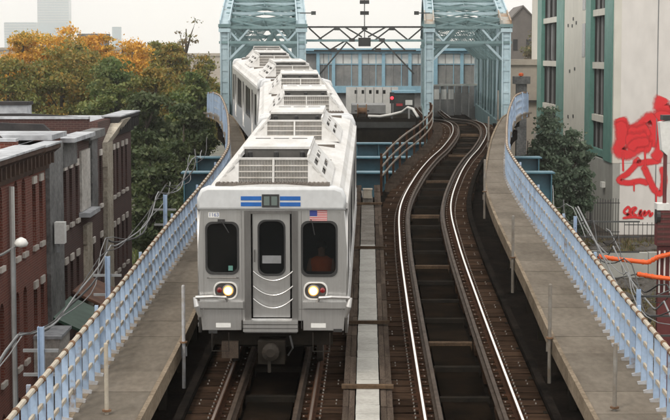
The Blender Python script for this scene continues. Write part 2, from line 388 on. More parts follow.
# ================================================================== the setting
GZ = -4.0                                        # street level
g = MB(); N_ = 24
ext = 2400
g.add([(-ext, -300, GZ), (ext, -300, GZ), (ext, 2*ext - 300, GZ), (-ext, 2*ext - 300, GZ)], [(0, 1, 2, 3)])
tag(g.build('ground', 'ground_far'), kind='structure')
def strip(name, xa, xb, ya, yb, z0, z1, m):
    b = MB(); b.box((xa, ya, z0), (xb, yb, z1)); return tag(b.build(name, m), kind='structure')
strip('road', -6.0, 8.2, -20, 200, GZ - .1, GZ + .004, 'asphalt')
strip('pavement_left', -8.0, -6.0, -20, 200, GZ - .1, GZ + .14, 'pavement')
strip('pavement_right', 8.2, 10.6, -20, 40, GZ - .1, GZ + .14, 'pavement')
strip('vacant_lot', 8.2, 60, 40, 120, GZ - .1, GZ + .012, 'lot_dirt')

def deck_strip(name, fa, fb, Y0, Y1, zt, zb, m, step=1.5):
    b = MB(); vs = []; Ys = frange(Y0, Y1, step) + [Y1]
    for Y in Ys: vs += [W(fa(Y), Y, zt), W(fb(Y), Y, zt), W(fb(Y), Y, zb), W(fa(Y), Y, zb)]
    fs = []
    for i in range(len(Ys) - 1):
        for k in range(4): fs.append((i*4+k, i*4+(k+1) % 4, (i+1)*4+(k+1) % 4, (i+1)*4+k))
    fs += [(0, 1, 2, 3), tuple(4*(len(Ys)-1) + k for k in (3, 2, 1, 0))]
    b.add(vs, fs); return tag(b.build(name, m), kind='structure')
ENDC = 61.0
deck_strip('track_deck', lambda Y: outerL(Y) + .1, lambda Y: outerR(Y) - .1, 8, ENDC, -.44, -.9, 'deck_black')
deck_strip('track_deck_right', lambda Y: trackR(Y) - 1.95, lambda Y: min(outerR(Y), trackR(Y) + 2.9) - .1, ENDC, 175, -.44, -.9, 'deck_black')
deck_strip('track_deck_left', lambda Y: max(outerL(Y), trackL(Y) - 2.9) + .1, lambda Y: trackL(Y) + 1.95, ENDC, 175, -.44, -.9, 'deck_black')

# ------------------------------------------------------------------ tracks
G2 = 1.58 / 2 + .036
RAILP = [(-.036, -.004), (-.021, 0), (.021, 0), (.036, -.004), (.036, -.04), (.012, -.055), (.012, -.13), (.07, -.15), (.07, -.165), (-.07, -.165), (-.07, -.15), (-.012, -.13), (-.012, -.055), (-.036, -.04)]
tie_b = MB(); tie_b.box((-.5, -.13, -.22), (.5, .13, 0)); TIE = tie_b.mesh('tie_block', 'tie_wood')
TIES = []
for k in range(4):
    b = MB(); j = lambda: random.uniform(-.015, .015)
    b.hexa([(-.5+j(), -.14, -.22), (.5+j(), -.14+j(), -.22), (.5+j(), .14+j(), -.22), (-.5, .14, -.22)],
           [(-.5+j(), -.14+j(), j()*.6), (.5+j(), -.14+j(), j()*.6), (.5+j(), .14+j(), j()*.6), (-.5+j(), .14, j()*.6)])
    TIES.append(b.mesh('tie_block', 'tie_wood'))
def make_track(fn, label, Y0, Y1, Yr, rail_m='rail_top'):
    t = thing('railway_track', W(fn(Y0), Y0, -.4), label, 'track', 'tracks on the viaduct')
    for s in (-1, 1):
        sweep('rail', path(fn, Y0, Yr, .6, 0, s * G2), RAILP, ['rail_side', rail_m], t, top=(1,))
        gp = [(a, c - .012) for a, c in RAILP]
        sweep('guard_rail', path(fn, Y0, Yr, 1.0, 0, s * (G2 - .27)), gp, ['guard_rail_rust'], t)
        bolts = MB()
        for i, Y in enumerate(frange(Y0, Y1, .5)):
            a = math.atan2(fn(Y + .5) - fn(Y - .5), 1.0)
            o = obj('tie_block', TIES[(i * 7 + (s > 0)) % 4], t, Vector(W(fn(Y) + s * (G2 + .17), Y, -.169)) - t.location, (slopeang(), 0, -a))
            o.scale = (random.uniform(.92, 1.06), random.uniform(1.35, 1.55), 1)
            for q in (-1, 1):
                for dy in (-.05,) if q * s < 0 else (-.12, .13):
                    x = fn(Y + dy) + s * G2 + q * .14
                    p = W(x, Y + dy, -.168)
                    bolts.lathe([(.015, 0), (.015, .03), (.008, .036)], p, n=6)
                    p2 = W(x + (.26 if q * s > 0 else 0) * s, Y + dy, -.168)
                    if q * s > 0 and i % 3 == 0: bolts.lathe([(.013, 0), (.013, .022), (.008, .028)], p2, n=6)
        tag(bolts.build('rail_bolts', 'bolt', t, world=True), kind='stuff')
        plates = MB()
        for Y in frange(Y0, Yr, .5):
            x = fn(Y) + s * G2
            plates.hexa([W(x-.17, Y-.08, -.168), W(x+.17, Y-.08, -.168), W(x+.17, Y+.08, -.168), W(x-.17, Y+.08, -.168)],
                        [W(x-.17, Y-.08, -.15), W(x+.17, Y-.08, -.15), W(x+.17, Y+.08, -.15), W(x-.17, Y+.08, -.15)])
        tag(plates.build('tie_plates', 'rail_side', t, world=True), kind='stuff')
    pan_i = 0
    for Y in frange(Y0, min(Y1, 100), 2.4):
        m = MB(); e = .05; Ya, Yb = Y + .16, Y + 2.4
        hw = .42
        m.hexa([W(fn(Ya)-hw, Ya, -.40), W(fn(Ya)+hw, Ya, -.40), W(fn(Yb)+hw, Yb, -.40), W(fn(Yb)-hw, Yb, -.40)],
               [W(fn(Ya)-hw, Ya, -.30), W(fn(Ya)+hw, Ya, -.30), W(fn(Yb)+hw, Yb, -.31), W(fn(Yb)-hw, Yb, -.31)])
        m.build('drain_pan', 'wet_pan', t, world=True)
        jz = random.uniform(-.03, .02)
        m = MB(); hw = .46; Ya, Yb = Y + random.uniform(-.02, .02), Y + .15
        m.hexa([W(fn(Ya)-hw, Ya, -.42), W(fn(Ya)+hw, Ya, -.42), W(fn(Yb)+hw, Yb, -.42), W(fn(Yb)-hw, Yb, -.42)],
               [W(fn(Ya)-hw, Ya, -.22+jz), W(fn(Ya)+hw, Ya, -.22+jz), W(fn(Yb)+hw, Yb, -.22+jz), W(fn(Yb)-hw, Yb, -.22+jz)])
        m.build('cross_timber', 'cross_timber' if pan_i % 4 in (2,) else 'underframe', t, world=True); pan_i += 1
        if int(Y * 10) % 3 == 0:                                # bright steel lip on some pans
            m = MB(); Ya, Yb = Y + 1.28, Y + 1.32; hw = .40
            m.hexa([W(fn(Ya)-hw, Ya, -.31), W(fn(Ya)+hw, Ya, -.31), W(fn(Yb)+hw, Yb, -.31), W(fn(Yb)-hw, Yb, -.31)],
                   [W(fn(Ya)-hw, Ya, -.285), W(fn(Ya)+hw, Ya, -.285), W(fn(Yb)+hw, Yb, -.285), W(fn(Yb)-hw, Yb, -.285)])
            m.build('pan_lip', 'guard_rail_rust', t, world=True)
    return t
make_track(trackR, 'empty curving track with shining rails right of the train', 21.0, 95, 150)
make_track(trackL, 'dark rusty track that the silver train runs on', 21.0, 95, 150, 'rail_dull')

# third rail and its brackets beside each track, along the walkways
def third_rail(fn, s, label, Y1):
    t = thing('third_rail', W(fn(21) + s * 1.42, 21, -.42), label, 'third rail', 'third rails beside the walkways')
    sweep('cover', path(fn, 21, Y1, 1.2, 0, s * 1.42), [(-.07, .02), (.07, .02), (.085, -.03), (.05, -.16), (-.05, -.16), (-.085, -.03)], ['deck_black'], t)
    for Y in frange(21.5, Y1, 2.6):
        m = MB(); x = fn(Y) + s * 1.42
        m.box((x-.12, Y-.09, S(Y)-.44), (x+.12, Y+.09, S(Y)-.162)); m.build('insulator', 'underframe', t, world=True)
    return t
third_rail(trackR, 1, 'black covered third rail beside the right walkway', 88)
third_rail(trackL, -1, 'black covered third rail beside the left walkway', 88)

# ------------------------------------------------------------------ centre walkway between the tracks
cw = thing('centre_walkway', W(axis(21), 21, -.4), 'narrow plank walkway with pale concrete cable trough between the tracks', 'walkway')
def lane(name, Ya, Yb, xa, xb, zt, zb, m, parent, j=0.0):
    b = MB()
    q = lambda: random.uniform(-j, j)
    b.hexa([W(axis(Ya)+xa, Ya, zb), W(axis(Ya)+xb, Ya, zb), W(axis(Yb)+xb, Yb, zb), W(axis(Yb)+xa, Yb, zb)],
           [W(axis(Ya)+xa+q(), Ya, zt+q()), W(axis(Ya)+xb+q(), Ya, zt+q()), W(axis(Yb)+xb+q(), Yb, zt+q()), W(axis(Yb)+xa+q(), Yb, zt+q())])
    return b.build(name, m, parent, world=True)
for k, Y in enumerate(frange(21, ENDC, 2.0)):
    o = .7 * (k % 2)
    for xa, xb in ((-.44, -.335), (-.33, -.225), (.225, .33), (.335, .44)):
        lane('plank', Y + random.uniform(-.1, .1) + .012, min(Y + 2.0, ENDC), xa, xb, .0 + random.uniform(-.01, .012), -.05, 'board', cw, .005)
for Y in frange(21, 46.5, .62):
    lane('trough_cover', Y + .006, Y + .614, -.205, .205, .03, -.03, 'trough_cover', cw, .005)
for Y in frange(46.5, 55.5, 1.3):
    lane('trough_cover', Y + .006, Y + 1.28, -.2, .2, .022, -.03, 'trough_old', cw, .006)
for Y in (25.3, 30.2, 36.0, 46.2, 55.4):
    lane('cross_bar', Y, Y + .12, -.47, .47, .10, .035, 'cross_timber', cw, .01)
for xa in (-.40, .34): lane('joist', 21, ENDC, xa, xa + .06, -.052, -.44, 'underframe', cw)
pb = thing('trackside_box', W(axis(56), 56, .03), 'weathered tan junction box at the far end of the centre walkway', 'junction box')
m = MB(); c = W(axis(56), 56, .03); m.box((c.x-.17, c.y, c.z), (c.x+.17, c.y+3.2, c.z+.14)); m.build('trunking', 'trough_old', pb, world=True)
m = MB(); m.box((c.x-.14, c.y-.05, c.z+.142), (c.x+.14, c.y+.35, c.z+.42)); m.build('case', 'fence_rail', pb, world=True)
m = MB(); m.box((c.x-.16, c.y-.07, c.z+.422), (c.x+.16, c.y+.37, c.z+.45)); m.build('lid', 'stucco_pale', pb, world=True)

# ------------------------------------------------------------------ side walkways, stanchions, fences
WZ = .40
def side_walk(fi, fo, s, label):
    t = thing('side_walkway', W(fi(15), 15, WZ - .5), label, 'walkway', 'walkways along the viaduct')
    for Y in frange(15, 104, 1.5):
        Ya, Yb = Y + .008, Y + 1.492; b = MB(); j = random.uniform(-.006, .006)
        lo, hi = (fi, fo) if s > 0 else (fo, fi)
        e0, e1 = (.085, .12) if s > 0 else (-.12, -.085)
        b.hexa([W(lo(Ya)+e0, Ya, WZ-.10), W(hi(Ya)+e1, Ya, WZ-.10), W(hi(Yb)+e1, Yb, WZ-.10), W(lo(Yb)+e0, Yb, WZ-.10)],
               [W(lo(Ya)+e0, Ya, WZ+j), W(hi(Ya)+e1, Ya, WZ+j), W(hi(Yb)+e1, Yb, WZ+j), W(lo(Yb)+e0, Yb, WZ+j)])
        b.build('slab', 'walk_slab', t, world=True)
    for Y in frange(15, 102, 3.0):
        Ya, Yb = Y + .008, Y + 2.992
        b = MB()
        for (A, B) in ((Ya, (Ya+Yb)/2), ((Ya+Yb)/2, Yb)):
            x0 = 0 if s > 0 else -.08
            b.hexa([W(fi(A)+x0, A, WZ-.28), W(fi(A)+x0+.08, A, WZ-.28), W(fi(B)+x0+.08, B, WZ-.28), W(fi(B)+x0, B, WZ-.28)],
                   [W(fi(A)+x0, A, WZ+.035), W(fi(A)+x0+.08, A, WZ+.035), W(fi(B)+x0+.08, B, WZ+.035), W(fi(B)+x0, B, WZ+.035)])
        b.build('edge_beam', 'walk_edge', t, world=True)
        b = MB(); x = fi(Y + .6) + s * .16; b.box((x-.07, Y+.5, S(Y+.6)-.445), (x+.07, Y+.72, S(Y+.6)+WZ-.105)); b.build('support_block', 'underframe', t, world=True)
        b = MB(); b.hexa([W(fo(Y)-.06, Y, WZ-.3), W(fo(Y)+.06, Y, WZ-.3), W(fo(Y+2.99)+.06, Y+2.99, WZ-.3), W(fo(Y+2.99)-.06, Y+2.99, WZ-.3)],
                         [W(fo(Y)-.06, Y, WZ-.0), W(fo(Y)+.06, Y, WZ), W(fo(Y+2.99)+.06, Y+2.99, WZ), W(fo(Y+2.99)-.06, Y+2.99, WZ)])
        b.build('outer_girder', 'walk_edge', t, world=True)
side_walk(innerR, outerR, 1, 'brown concrete slab walkway along the empty right track')
side_walk(innerL, outerL, -1, 'brown concrete slab walkway beside the train, along the left fence')
PIPE = [(.035 * math.cos(2*math.pi*k/8), .035 * math.sin(2*math.pi*k/8)) for k in range(8)]
def fence(fo, s, label):
    t = thing('steel_fence', W(fo(16), 16, WZ), label, 'fence', 'light blue fences on the viaduct edges')
    H = 1.12
    Ys = [16.0]
    while Ys[-1] < 100: Ys.append(Ys[-1] + .62)
    for a, b in zip(frange(16, 100, 6), frange(22, 107, 6)):
        sweep('top_rail', path(fo, a, min(b, 101) - .015, .75, WZ + H), [(x*1.15, y*1.15) for x, y in PIPE], ['fence_rail'], t)
        for h in (.36, .74):
            sweep('mid_rail', path(fo, a, min(b, 101) - .015, .75, WZ + h, s * .0), [(-.02, -.032), (.02, -.032), (.02, .032), (-.02, .032)], ['fence_rail'], t)
    for i, Y in enumerate(Ys):
        x = fo(Y); tan = Vector((fo(Y+.2) - fo(Y-.2), .4, S(Y+.2) - S(Y-.2))).normalized(); nrm = Vector((tan.y, -tan.x, 0)).normalized()
        lean = nrm * random.uniform(-.008, .008)
        p0 = W(x, Y, WZ + .03); p1 = W(x, Y, WZ + H - .03) + lean
        o = bar('picket', p0, p1, .095, .05, 'fence_blue', t, up=tan, world=True)
        q = W(x, Y, WZ + H); bar('clamp', q - tan * .05, q + tan * .05, .105, .105, 'clamp_rust', t, 'tube', world=True)
        f0 = W(x, Y, WZ + .004) - nrm * s * .10
        bar('foot', f0, f0 + nrm * s * .16 + Vector((0, 0, .035)), .09, .05, 'foot_white', t, up=tan, world=True)
    for k, Y in enumerate(frange(18, 100, 6)):
        x = fo(Y + .15) + s * .09; bar('post', W(x, Y + .15, WZ - .25), W(x, Y + .15, WZ + H + .05), .06, .06, 'fence_blue', t, world=True)
fence(outerR, 1, 'light blue picket fence on the right edge of the viaduct')
fence(outerL, -1, 'light blue picket fence on the left edge beside the brick houses')
def stanchion(x, Y, h, label, tape='stanchion_grey'):
    t = thing('stanchion', W(x, Y, -.44), label, 'post', 'thin posts on the walkway edges')
    p = W(x, Y, 0); r = .035
    MB().lathe([(r, 0), (r, h + .44), (r * .6, h + .46)], (0, 0, 0), n=10).build('pipe', tape, t)
    MB().lathe([(.075, 0), (.075, .03)], (0, 0, .44 + WZ + .045), n=10).build('collar', 'clamp_rust', t)
    MB().box((-.06, .036, .62), (.06, .05, .8)).build('bracket', tape, t)
stanchion(innerL(32.2) + .05, 32.2, 1.55, 'blue-grey post on the left walkway edge just left of the train front', 'foot_white')
stanchion(innerL(27.0) - .62, 27.0, 1.55, 'tan post standing by the left fence nearest the camera', 'fence_rail')
stanchion(innerL(40.5) + .05, 40.5, 1.5, 'thin post on the left walkway half hidden behind the train')
stanchion(innerR(32.6) - .05, 32.6, 1.5, 'thin grey post midway along the right walkway edge')
stanchion(innerR(42.2) - .05, 42.2, 1.5, 'third thin grey post away along the right walkway')
stanchion(innerR(27.2) + .42, 27.2, 1.5, 'thin grey post on the right walkway nearest the camera')
stanchion(innerR(55.5) - .05, 55.5, 1.5, 'fourth thin grey post, where the right walkway begins to bend')
stanchion(innerR(73) - .05, 73, 1.5, 'thin grey post on the right walkway beyond the bend')
stanchion(innerR(84) - .05, 84, 1.9, 'taller thin post on the right walkway in front of the bridge portal')

# three-rail barrier on the inner edge of the right track after the decks part
def barrier(fn, off, label, Y0, Y1):
    t = thing('barrier_railing', W(fn(Y0) + off, Y0, -.44), label, 'railing')
    for z in (.32, .66, 1.02):
        sweep('rail', path(fn, Y0, Y1, 1.0, z, off), [(-.022, -.028), (.022, -.028), (.022, .028), (-.022, .028)], ['barrier_metal'], t)
    for Y in frange(Y0 + .2, Y1, 2.4):
        bar('post', W(fn(Y) + off - .06, Y, -.44), W(fn(Y) + off - .06, Y, 1.1), .09, .09, 'rail_side', t, world=True)
barrier(trackR, -1.85, 'dark three-rail barrier curving along the left of the empty track', 61.3, 90)
for k, Y in enumerate(frange(61.5, 89, 1.1)):
    pass
fw = thing('foot_boards', W(trackR(62) - 1.6, 62, -.2), 'brown cross planks between the three-rail barrier and the curved rail', 'foot boards')
for Y in frange(61.5, 90, .62):
    a = math.atan2(trackR(Y + .5) - trackR(Y - .5), 1.0)
    p = W(trackR(Y) - 1.56, Y, -.16); d = Vector((math.cos(a), -math.sin(a), 0))
    bar('plank', p - d * .22, p + d * .20, .05, .30, 'board', fw, up=(0, 0, 1), world=True).matrix_basis @= Matrix.Rotation(math.pi/2, 4, 'Z')

# ------------------------------------------------------------------ steel cross girders under the parting decks
def bent(Y, half, zt, m, label, h=1.75, wid=1.1):
    ax = axis(Y); b0 = Vector((ax, Y, GZ))
    t = thing('steel_bent', b0, label, 'steel girder', 'cross girders under the viaduct')
    z0 = S(Y) + zt
    MB().box((ax-half+.12, Y-.02, z0-h+.06), (ax+half-.12, Y+.02, z0-.06)).build('web', m, t, world=True)
    for zz in (z0 - .06, z0 - h): MB().box((ax-half, Y-wid/2, zz), (ax+half, Y+wid/2, zz+.058)).build('flange', m, t, world=True)
    for sx in (-1, 1): MB().box((ax+sx*(half-.14)-.025, Y-wid/2+.06, z0-h+.06), (ax+sx*(half-.14)+.025, Y+wid/2-.06, z0-.062)).build('end_plate', m, t, world=True)
    for x in np.linspace(ax-half+1.4, ax+half-1.4, 10):
        MB().box((x-.02, Y-wid/2+.08, z0-h+.06), (x+.02, Y-.022, z0-.062)).build('stiffener', m, t, world=True)
    for x in (ax - half + 2.4, ax + half - 2.4):
        bar('column', (x, Y, GZ), (x, Y, z0 - h), .7, .7, m, t, 'laced', world=True)
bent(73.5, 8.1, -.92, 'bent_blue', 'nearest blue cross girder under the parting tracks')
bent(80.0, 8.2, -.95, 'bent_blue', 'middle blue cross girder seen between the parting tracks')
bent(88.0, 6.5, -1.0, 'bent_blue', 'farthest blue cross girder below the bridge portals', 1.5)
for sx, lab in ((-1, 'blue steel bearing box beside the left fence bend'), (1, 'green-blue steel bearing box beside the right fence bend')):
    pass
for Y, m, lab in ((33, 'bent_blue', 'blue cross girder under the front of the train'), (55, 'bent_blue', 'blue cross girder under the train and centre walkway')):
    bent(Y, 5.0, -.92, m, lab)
# ================================================================== the train
def tx(u): return (u - 267.5) / 54.5
def tz(v): return .89 + (335 - v) / 54.5
CL, HW = 16.55, 1.385
YZ = lambda x, y, z: (z, x, y)          # plate drawn in (length, height), thickness along x
XZ = lambda x, y, z: (x, z, y)          # plate drawn in (width, height), thickness along y
ZB, ZE, ZR = .89, 3.22, 3.66            # body bottom, eaves, roof top
def rect(x0, y0, x1, y1): return [(x0, y0), (x1, y0), (x1, y1), (x0, y1)]
DOORS = (2.75, 8.27, 13.8); WINS = (1.15, 4.55, 5.5, 6.45, 10.1, 11.05, 12.0, 15.4)
side_holes = [rect(d - .64, 1.08, d + .64, 3.0) for d in DOORS] + [rr(c - .43, 1.75, c + .43, 2.95, .09, 3) for c in WINS]
SIDE = plate_mesh('side_panel', rect(.06, ZB, CL - .06, ZE), side_holes, .05, 'steel', to=YZ)
leaf_out = rect(-.315, 1.085, .315, 2.995)
LEAF = plate_mesh('door_leaf', leaf_out, [rr(-.22, 1.6, .22, 2.88, .08, 3)], .035, 'steel', to=YZ)
LEAFG = plate_mesh('pane', rr(-.23, 1.59, .23, 2.89, .08, 3), [], .012, 'side_glass', to=YZ)
WING = plate_mesh('side_window', rr(-.44, 1.74, .44, 2.96, .09, 3), [], .014, 'side_glass', to=YZ)
WINF = plate_mesh('gasket', rr(-.46, 1.72, .46, 2.98, .1, 3), [rr(-.42, 1.76, .42, 2.94, .09, 3)], .06, 'rubber', to=YZ)
FLUTE = MB()
for k in range(5): FLUTE.box((-.006, .07, 1.0 + k * .13), (.006, CL - .07, 1.06 + k * .13))
# roof shell: arched profile
def roof_profile(n=9):
    pts = [(-HW, ZE), (-HW, ZE + .10)]
    for k in range(n + 1):
        a = math.pi - math.pi * k / n; pts.append((1.30 * math.cos(a) * (1 if abs(math.cos(a)) < .99 else 1), ZE + .16 + .28 * math.sin(a) ** .7))
    pts += [(HW, ZE + .10), (HW, ZE)]; return pts
RP = roof_profile()
ROOF = MB().prism([(x, .02, z) for x, z in RP], (0, CL - .04, 0)).mesh('roof', 'roof_white')
RIB = MB()
for k in range(26): RIB.box((-1.02 + k * .08, .12, ZR - .03), (-.985 + k * .08, .40, ZR + .016))
RIBM = RIB.mesh('roof_ribs', 'roof_grey')
WALKM = MB().box((-1.05, .10, ZR - .05), (1.05, .42, ZR + .004)).mesh('roof_walk', 'roof_grey')
# one roof-top air conditioner hood; front grille faces the camera
def hood(parent, y0):
    h = .50; bw, tw, ln = 1.07, .64, 3.5; zb = ZR - .06
    t = obj('air_conditioner', MB().box((-.6, .35, 0), (.6, ln - .1, h - .12)).mesh('air_conditioner', 'grille_dark'), parent, (0, y0, zb + .005))
    z1 = h
    def p(n, m, b): return obj(n, b.mesh(n, m), t)
    for s in (-1, 1):
        b = MB()                                                     # triangular end wing facing the front
        b.prism([(s*bw, .02, 0), (s*tw, 0, 0), (s*tw, .16, z1)], (0, .05, 0)); p('wing', 'roof_white', b)
        b = MB(); th = .03                                           # sloping side with two long vents
        def q(fx, y): x = bw + (tw - bw) * fx; return (s * x, y, z1 * fx)
        for (f0, f1, ya, yb) in ((0, .28, .06, ln), (.28, .42, .06, .5), (.28, .42, 1.55, 1.85), (.28, .42, 2.95, ln), (.42, .62, .08, ln), (.62, .76, .08, .5), (.62, .76, 1.55, 1.85), (.62, .76, 2.95, ln), (.76, 1.0, .12, ln)):
            A, B, C, D = q(f0, ya), q(f0, yb), q(f1, yb), q(f1, ya)
            n = Vector((-s * .6, 0, -.6)).normalized() * th
            b.hexa([A, B, C, D], [Vector(A) + n, Vector(B) + n, Vector(C) + n, Vector(D) + n])
        p('side_cowl', 'roof_white', b)
        b = MB(); b.hexa([q(.2, .5), q(.2, 2.95), q(.8, 2.95), q(.8, .5)], [Vector(x) + Vector((-s*.06, 0, -.06)) for x in (q(.2, .5), q(.2, 2.95), q(.8, 2.95), q(.8, .5))])
        for v in range(4): pass
        o = p('side_vent', 'grille_dark', b); o.location = (-s * .035, 0, -.035)
    b = MB(); b.box((-tw, 1.25, z1 + .055), (tw, ln, z1 + .10))        # top cover behind an open fan well
    p('top_cover', 'roof_white', b)
    p('cover_shade', 'grille_dark', MB().box((-tw + .02, 1.27, z1 - .14), (tw - .02, ln - .02, z1 + .054)))  # solid dark block standing in for the shaded recess below the cover
    for s in (-1, 1): p('cover_cheek', 'roof_white', MB().box((s*tw - .02, .24, z1 - .01), (s*tw + .02, ln, z1 + .054)))
    for k in range(3): p('top_slot', 'grille_dark', MB().box((-.52 + .37 * k, ln - .62, z1 + .101), (-.22 + .37 * k, ln - .50, z1 + .106)))
    b = MB(); b.box((-tw, .15, z1 - .035), (tw, .22, z1 + .0)); p('brow', 'roof_white', b)
    b = MB(); b.hexa([(-tw, .06, .01), (tw, .06, .01), (tw, .09, .01), (-tw, .09, .01)], [(-tw, .19, z1 - .02), (tw, .19, z1 - .02), (tw, .23, z1 - .02), (-tw, .23, z1 - .02)])
    p('grille_backing', 'grille_dark', b)
    for k in range(5):                                               # horizontal bars
        f = (k + .3) / 4.6; y = .02 + .16 * f; z = f * z1
        p('grille_bar', 'grille_bar', MB().box((-tw, y - .01, z - .011), (tw, y + .012, z + .011)))
    b = MB()
    for k in range(45):
        x = -tw + .02 + k * (2 * tw - .04) / 44; b.hexa([(x-.004, .025, 0), (x+.004, .025, 0), (x+.004, .04, 0), (x-.004, .04, 0)], [(x-.004, .175, z1), (x+.004, .175, z1), (x+.004, .19, z1), (x-.004, .19, z1)])
    tag(p('grille_mesh', 'grille_bar', b), kind='stuff')
    b = MB(); b.hexa([(-.018, .0, 0), (.018, .0, 0), (.018, .03, 0), (-.018, .03, 0)], [(-.018, .14, z1), (.018, .14, z1), (.018, .17, z1), (-.018, .17, z1)]); p('grille_post', 'roof_white', b)
    for x in (-.5, 0, .5): p('fan_motor', 'rubber', MB().lathe([(.05, 0), (.05, .12), (.02, .14)], (x, 1.1, z1 - .11), n=8))
    return t
def bogie(parent, y):
    b = MB(); b.box((-.95, -1.0, .38), (-.8, 1.0, .62)); b.box((.8, -1.0, .38), (.95, 1.0, .62)); b.box((-.8, -.2, .4), (.8, .2, .66))
    o = obj('bogie', b.mesh('bogie', 'underframe'), parent, (0, y, 0))
    for dy in (-.95, .95):
        for s in (-1, 1):
            obj('wheel', MB().lathe([(.33, -.06), (.36, -.055), (.34, .06), (.1, .065)], (s * (G2 - .0), dy, .348), n=18, ax='x').mesh('wheel', 'wheel_steel'), o)
        obj('axle', MB().lathe([(.07, -G2), (.07, G2)], (0, dy, .35), n=8, ax='x').mesh('axle', 'underframe'), o)
FACE_OUT = []
for u, v in ((196, 332), (236, 332), (236, 322), (298, 322), (298, 332), (339, 332), (341.5, 300), (342.5, 250), (340, 208), (195, 208), (192.5, 250), (193.5, 300)):
    FACE_OUT.append((tx(u), tz(v)))
WL = rr(tx(202), tz(273), tx(232), tz(223), .13); WR = rr(tx(298), tz(275), tx(331), tz(222), .13)
DO = rect(tx(245), tz(320), tx(288), tz(211))
def grow(poly, d):
    cx = sum(p[0] for p in poly) / len(poly); cy = sum(p[1] for p in poly) / len(poly)
    return [(p[0] + math.copysign(d, p[0] - cx), p[1] + math.copysign(d, p[1] - cy)) for p in poly]
HLL = rr(tx(209.5), tz(299), tx(231), tz(283.5), .13); HLR = rr(tx(300), tz(299), tx(321.5), tz(283.5), .13)
FACE = plate_mesh('front_panel', FACE_OUT, [WL, WR, DO, HLL, HLR], .06, 'steel', bevel=.008, to=XZ)
FACE_REAR = plate_mesh('end_panel', FACE_OUT, [DO], .05, 'steel', to=XZ)
CAPO = [(tx(192.5), tz(209)), (tx(341), tz(209)), (tx(341.5), tz(197)), (tx(338), tz(189)), (tx(330), tz(186)), (tx(203), tz(186)), (tx(196), tz(189)), (tx(192.5), tz(197))]
CAPM = plate_mesh('end_cap', CAPO, [], .34, 'cap_white', bevel=.05, to=XZ)
DOORM = plate_mesh('end_door', rect(tx(247.5), tz(319), tx(285), tz(213)), [rr(tx(254), tz(275), tx(279), tz(221), .14)], .045, 'steel', to=XZ)
def build_car(lead, label, fn, Yf):
    Yb = Yf + CL
    heading = math.atan2(fn(Yb - 2) - fn(Yf + 2), CL - 4)
    t = thing('train_car', W(fn(Yf + 1), Yf, 0), label, 'train car', 'cars of the silver train', rz=-heading, rx=0)
    t.rotation_mode = 'YXZ'
    pitch = math.atan2(S(Yb) - S(Yf), CL)
    t.rotation_euler = (pitch, 0, -heading)
    for s in (-1, 1):
        sp = obj('side_panel', SIDE, t, (s * (HW - .025), 0, 0))
        obj('flutes', FLUTE.mesh('flutes', 'steel'), t, (s * (HW + .004), 0, 0)) if lead else None
        for d in DOORS:
            for k in (-1, 1):
                lf = obj('door_leaf', LEAF, t, (s * (HW - .06), d + k * .32, 0)); obj('pane', LEAFG, lf)
        for c in WINS:
            wn = obj('side_window', WING, t, (s * (HW - .03), c, 0)); obj('gasket', WINF, wn)
    obj('roof', ROOF, t)
    obj('roof_walk', WALKM, t); tag(obj('roof_ribs', RIBM, t), kind='stuff')
    hood(t, .34); hood(t, 8.85)
    for y in (4.4, 7.6, 12.9, 15.9): MB().box((-.98, y - .012, ZR - .1), (.98, y + .012, ZR + .003)).build('roof_joint', 'roof_grey', t)
    for y in (5.9, 14.2):
        obj('roof_hatch', MB().box((-.45, 0, 0), (.45, .7, .07)).mesh('roof_hatch', 'roof_white'), t, (0, y, ZR + .004))
    obj('floor', MB().box((-HW + .06, .08, ZB + .02), (HW - .06, CL - .08, 1.08)).mesh('floor', 'underframe'), t)
    b = MB()
    for y0, y1, x in ((4.2, 7.4, .85), (7.8, 9.6, .7), (10.1, 12.6, .9)): b.box((-x, y0, .32), (x, y1, .905))
    obj('underfloor_equipment', b.mesh('underfloor_equipment', 'underframe'), t)
    bogie(t, 2.6); bogie(t, CL - 2.6)
    obj('end_panel', FACE_REAR, t, (0, CL - .03, 0)); obj('end_cap', CAPM, t, (0, CL - .17, 0))
    if not lead:
        obj('end_panel', FACE_REAR, t, (0, .03, 0)); obj('end_cap', CAPM, t, (0, .15, 0))
        obj('coupler', MB().box((-.2, -.35, .5), (.2, .3, .85)).mesh('coupler', 'underframe'), t)
        return t
    # ---- the front end
    obj('front_panel', FACE, t, (0, .03, 0))
    cap = obj('end_cap', CAPM, t, (0, .10, 0))
    for u0, u1 in ((236.5, 257), (275.5, 296)):
        for v0, v1 in ((199, 195), (205, 201)):
            MB().box((tx(u0), -.0775, tz(v0)), (tx(u1), -.069, tz(v1))).build('stripe', 'stripe_blue', cap).location = (0, -.10, 0)
    sg = MB().box((tx(257.6), -.088, tz(206)), (tx(274.8), -.069, tz(193))).build('destination_sign', 'rubber', cap); sg.location = (0, -.10, 0)
    for u0, u1 in ((259.5, 265.2), (267, 272.8)):
        MB().box((tx(u0), -.092, tz(204)), (tx(u1), -.0885, tz(195))).build('display', 'sign_digit', sg)
    def ring(poly, d, dep, m, n, y, parent=t):
        return obj(n, plate_mesh(n, grow(poly, d), [poly], dep, m, to=XZ), parent, (0, y, 0))
    for poly, nm in ((WL, 'cab_window'), (WR, 'cab_window')):
        o = obj(nm, plate_mesh(nm, grow(poly, .01), [], .012, 'cab_glass', to=XZ), t, (0, .03, 0)); ring(poly, .035, .03, 'rubber', 'gasket', -.008, o).location = (0, -.036, 0)
    # doorway: jambs, door, window, handle, chains
    for u0, u1 in ((239.5, 246), (287, 293)):
        MB().box((tx(u0), -.035, tz(321)), (tx(u1), .001, tz(210))).build('door_jamb', 'steel_dark', t)
    MB().box((tx(246.2), -.032, tz(213)), (tx(286.8), .001, tz(210))).build('door_header', 'steel_dark', t)
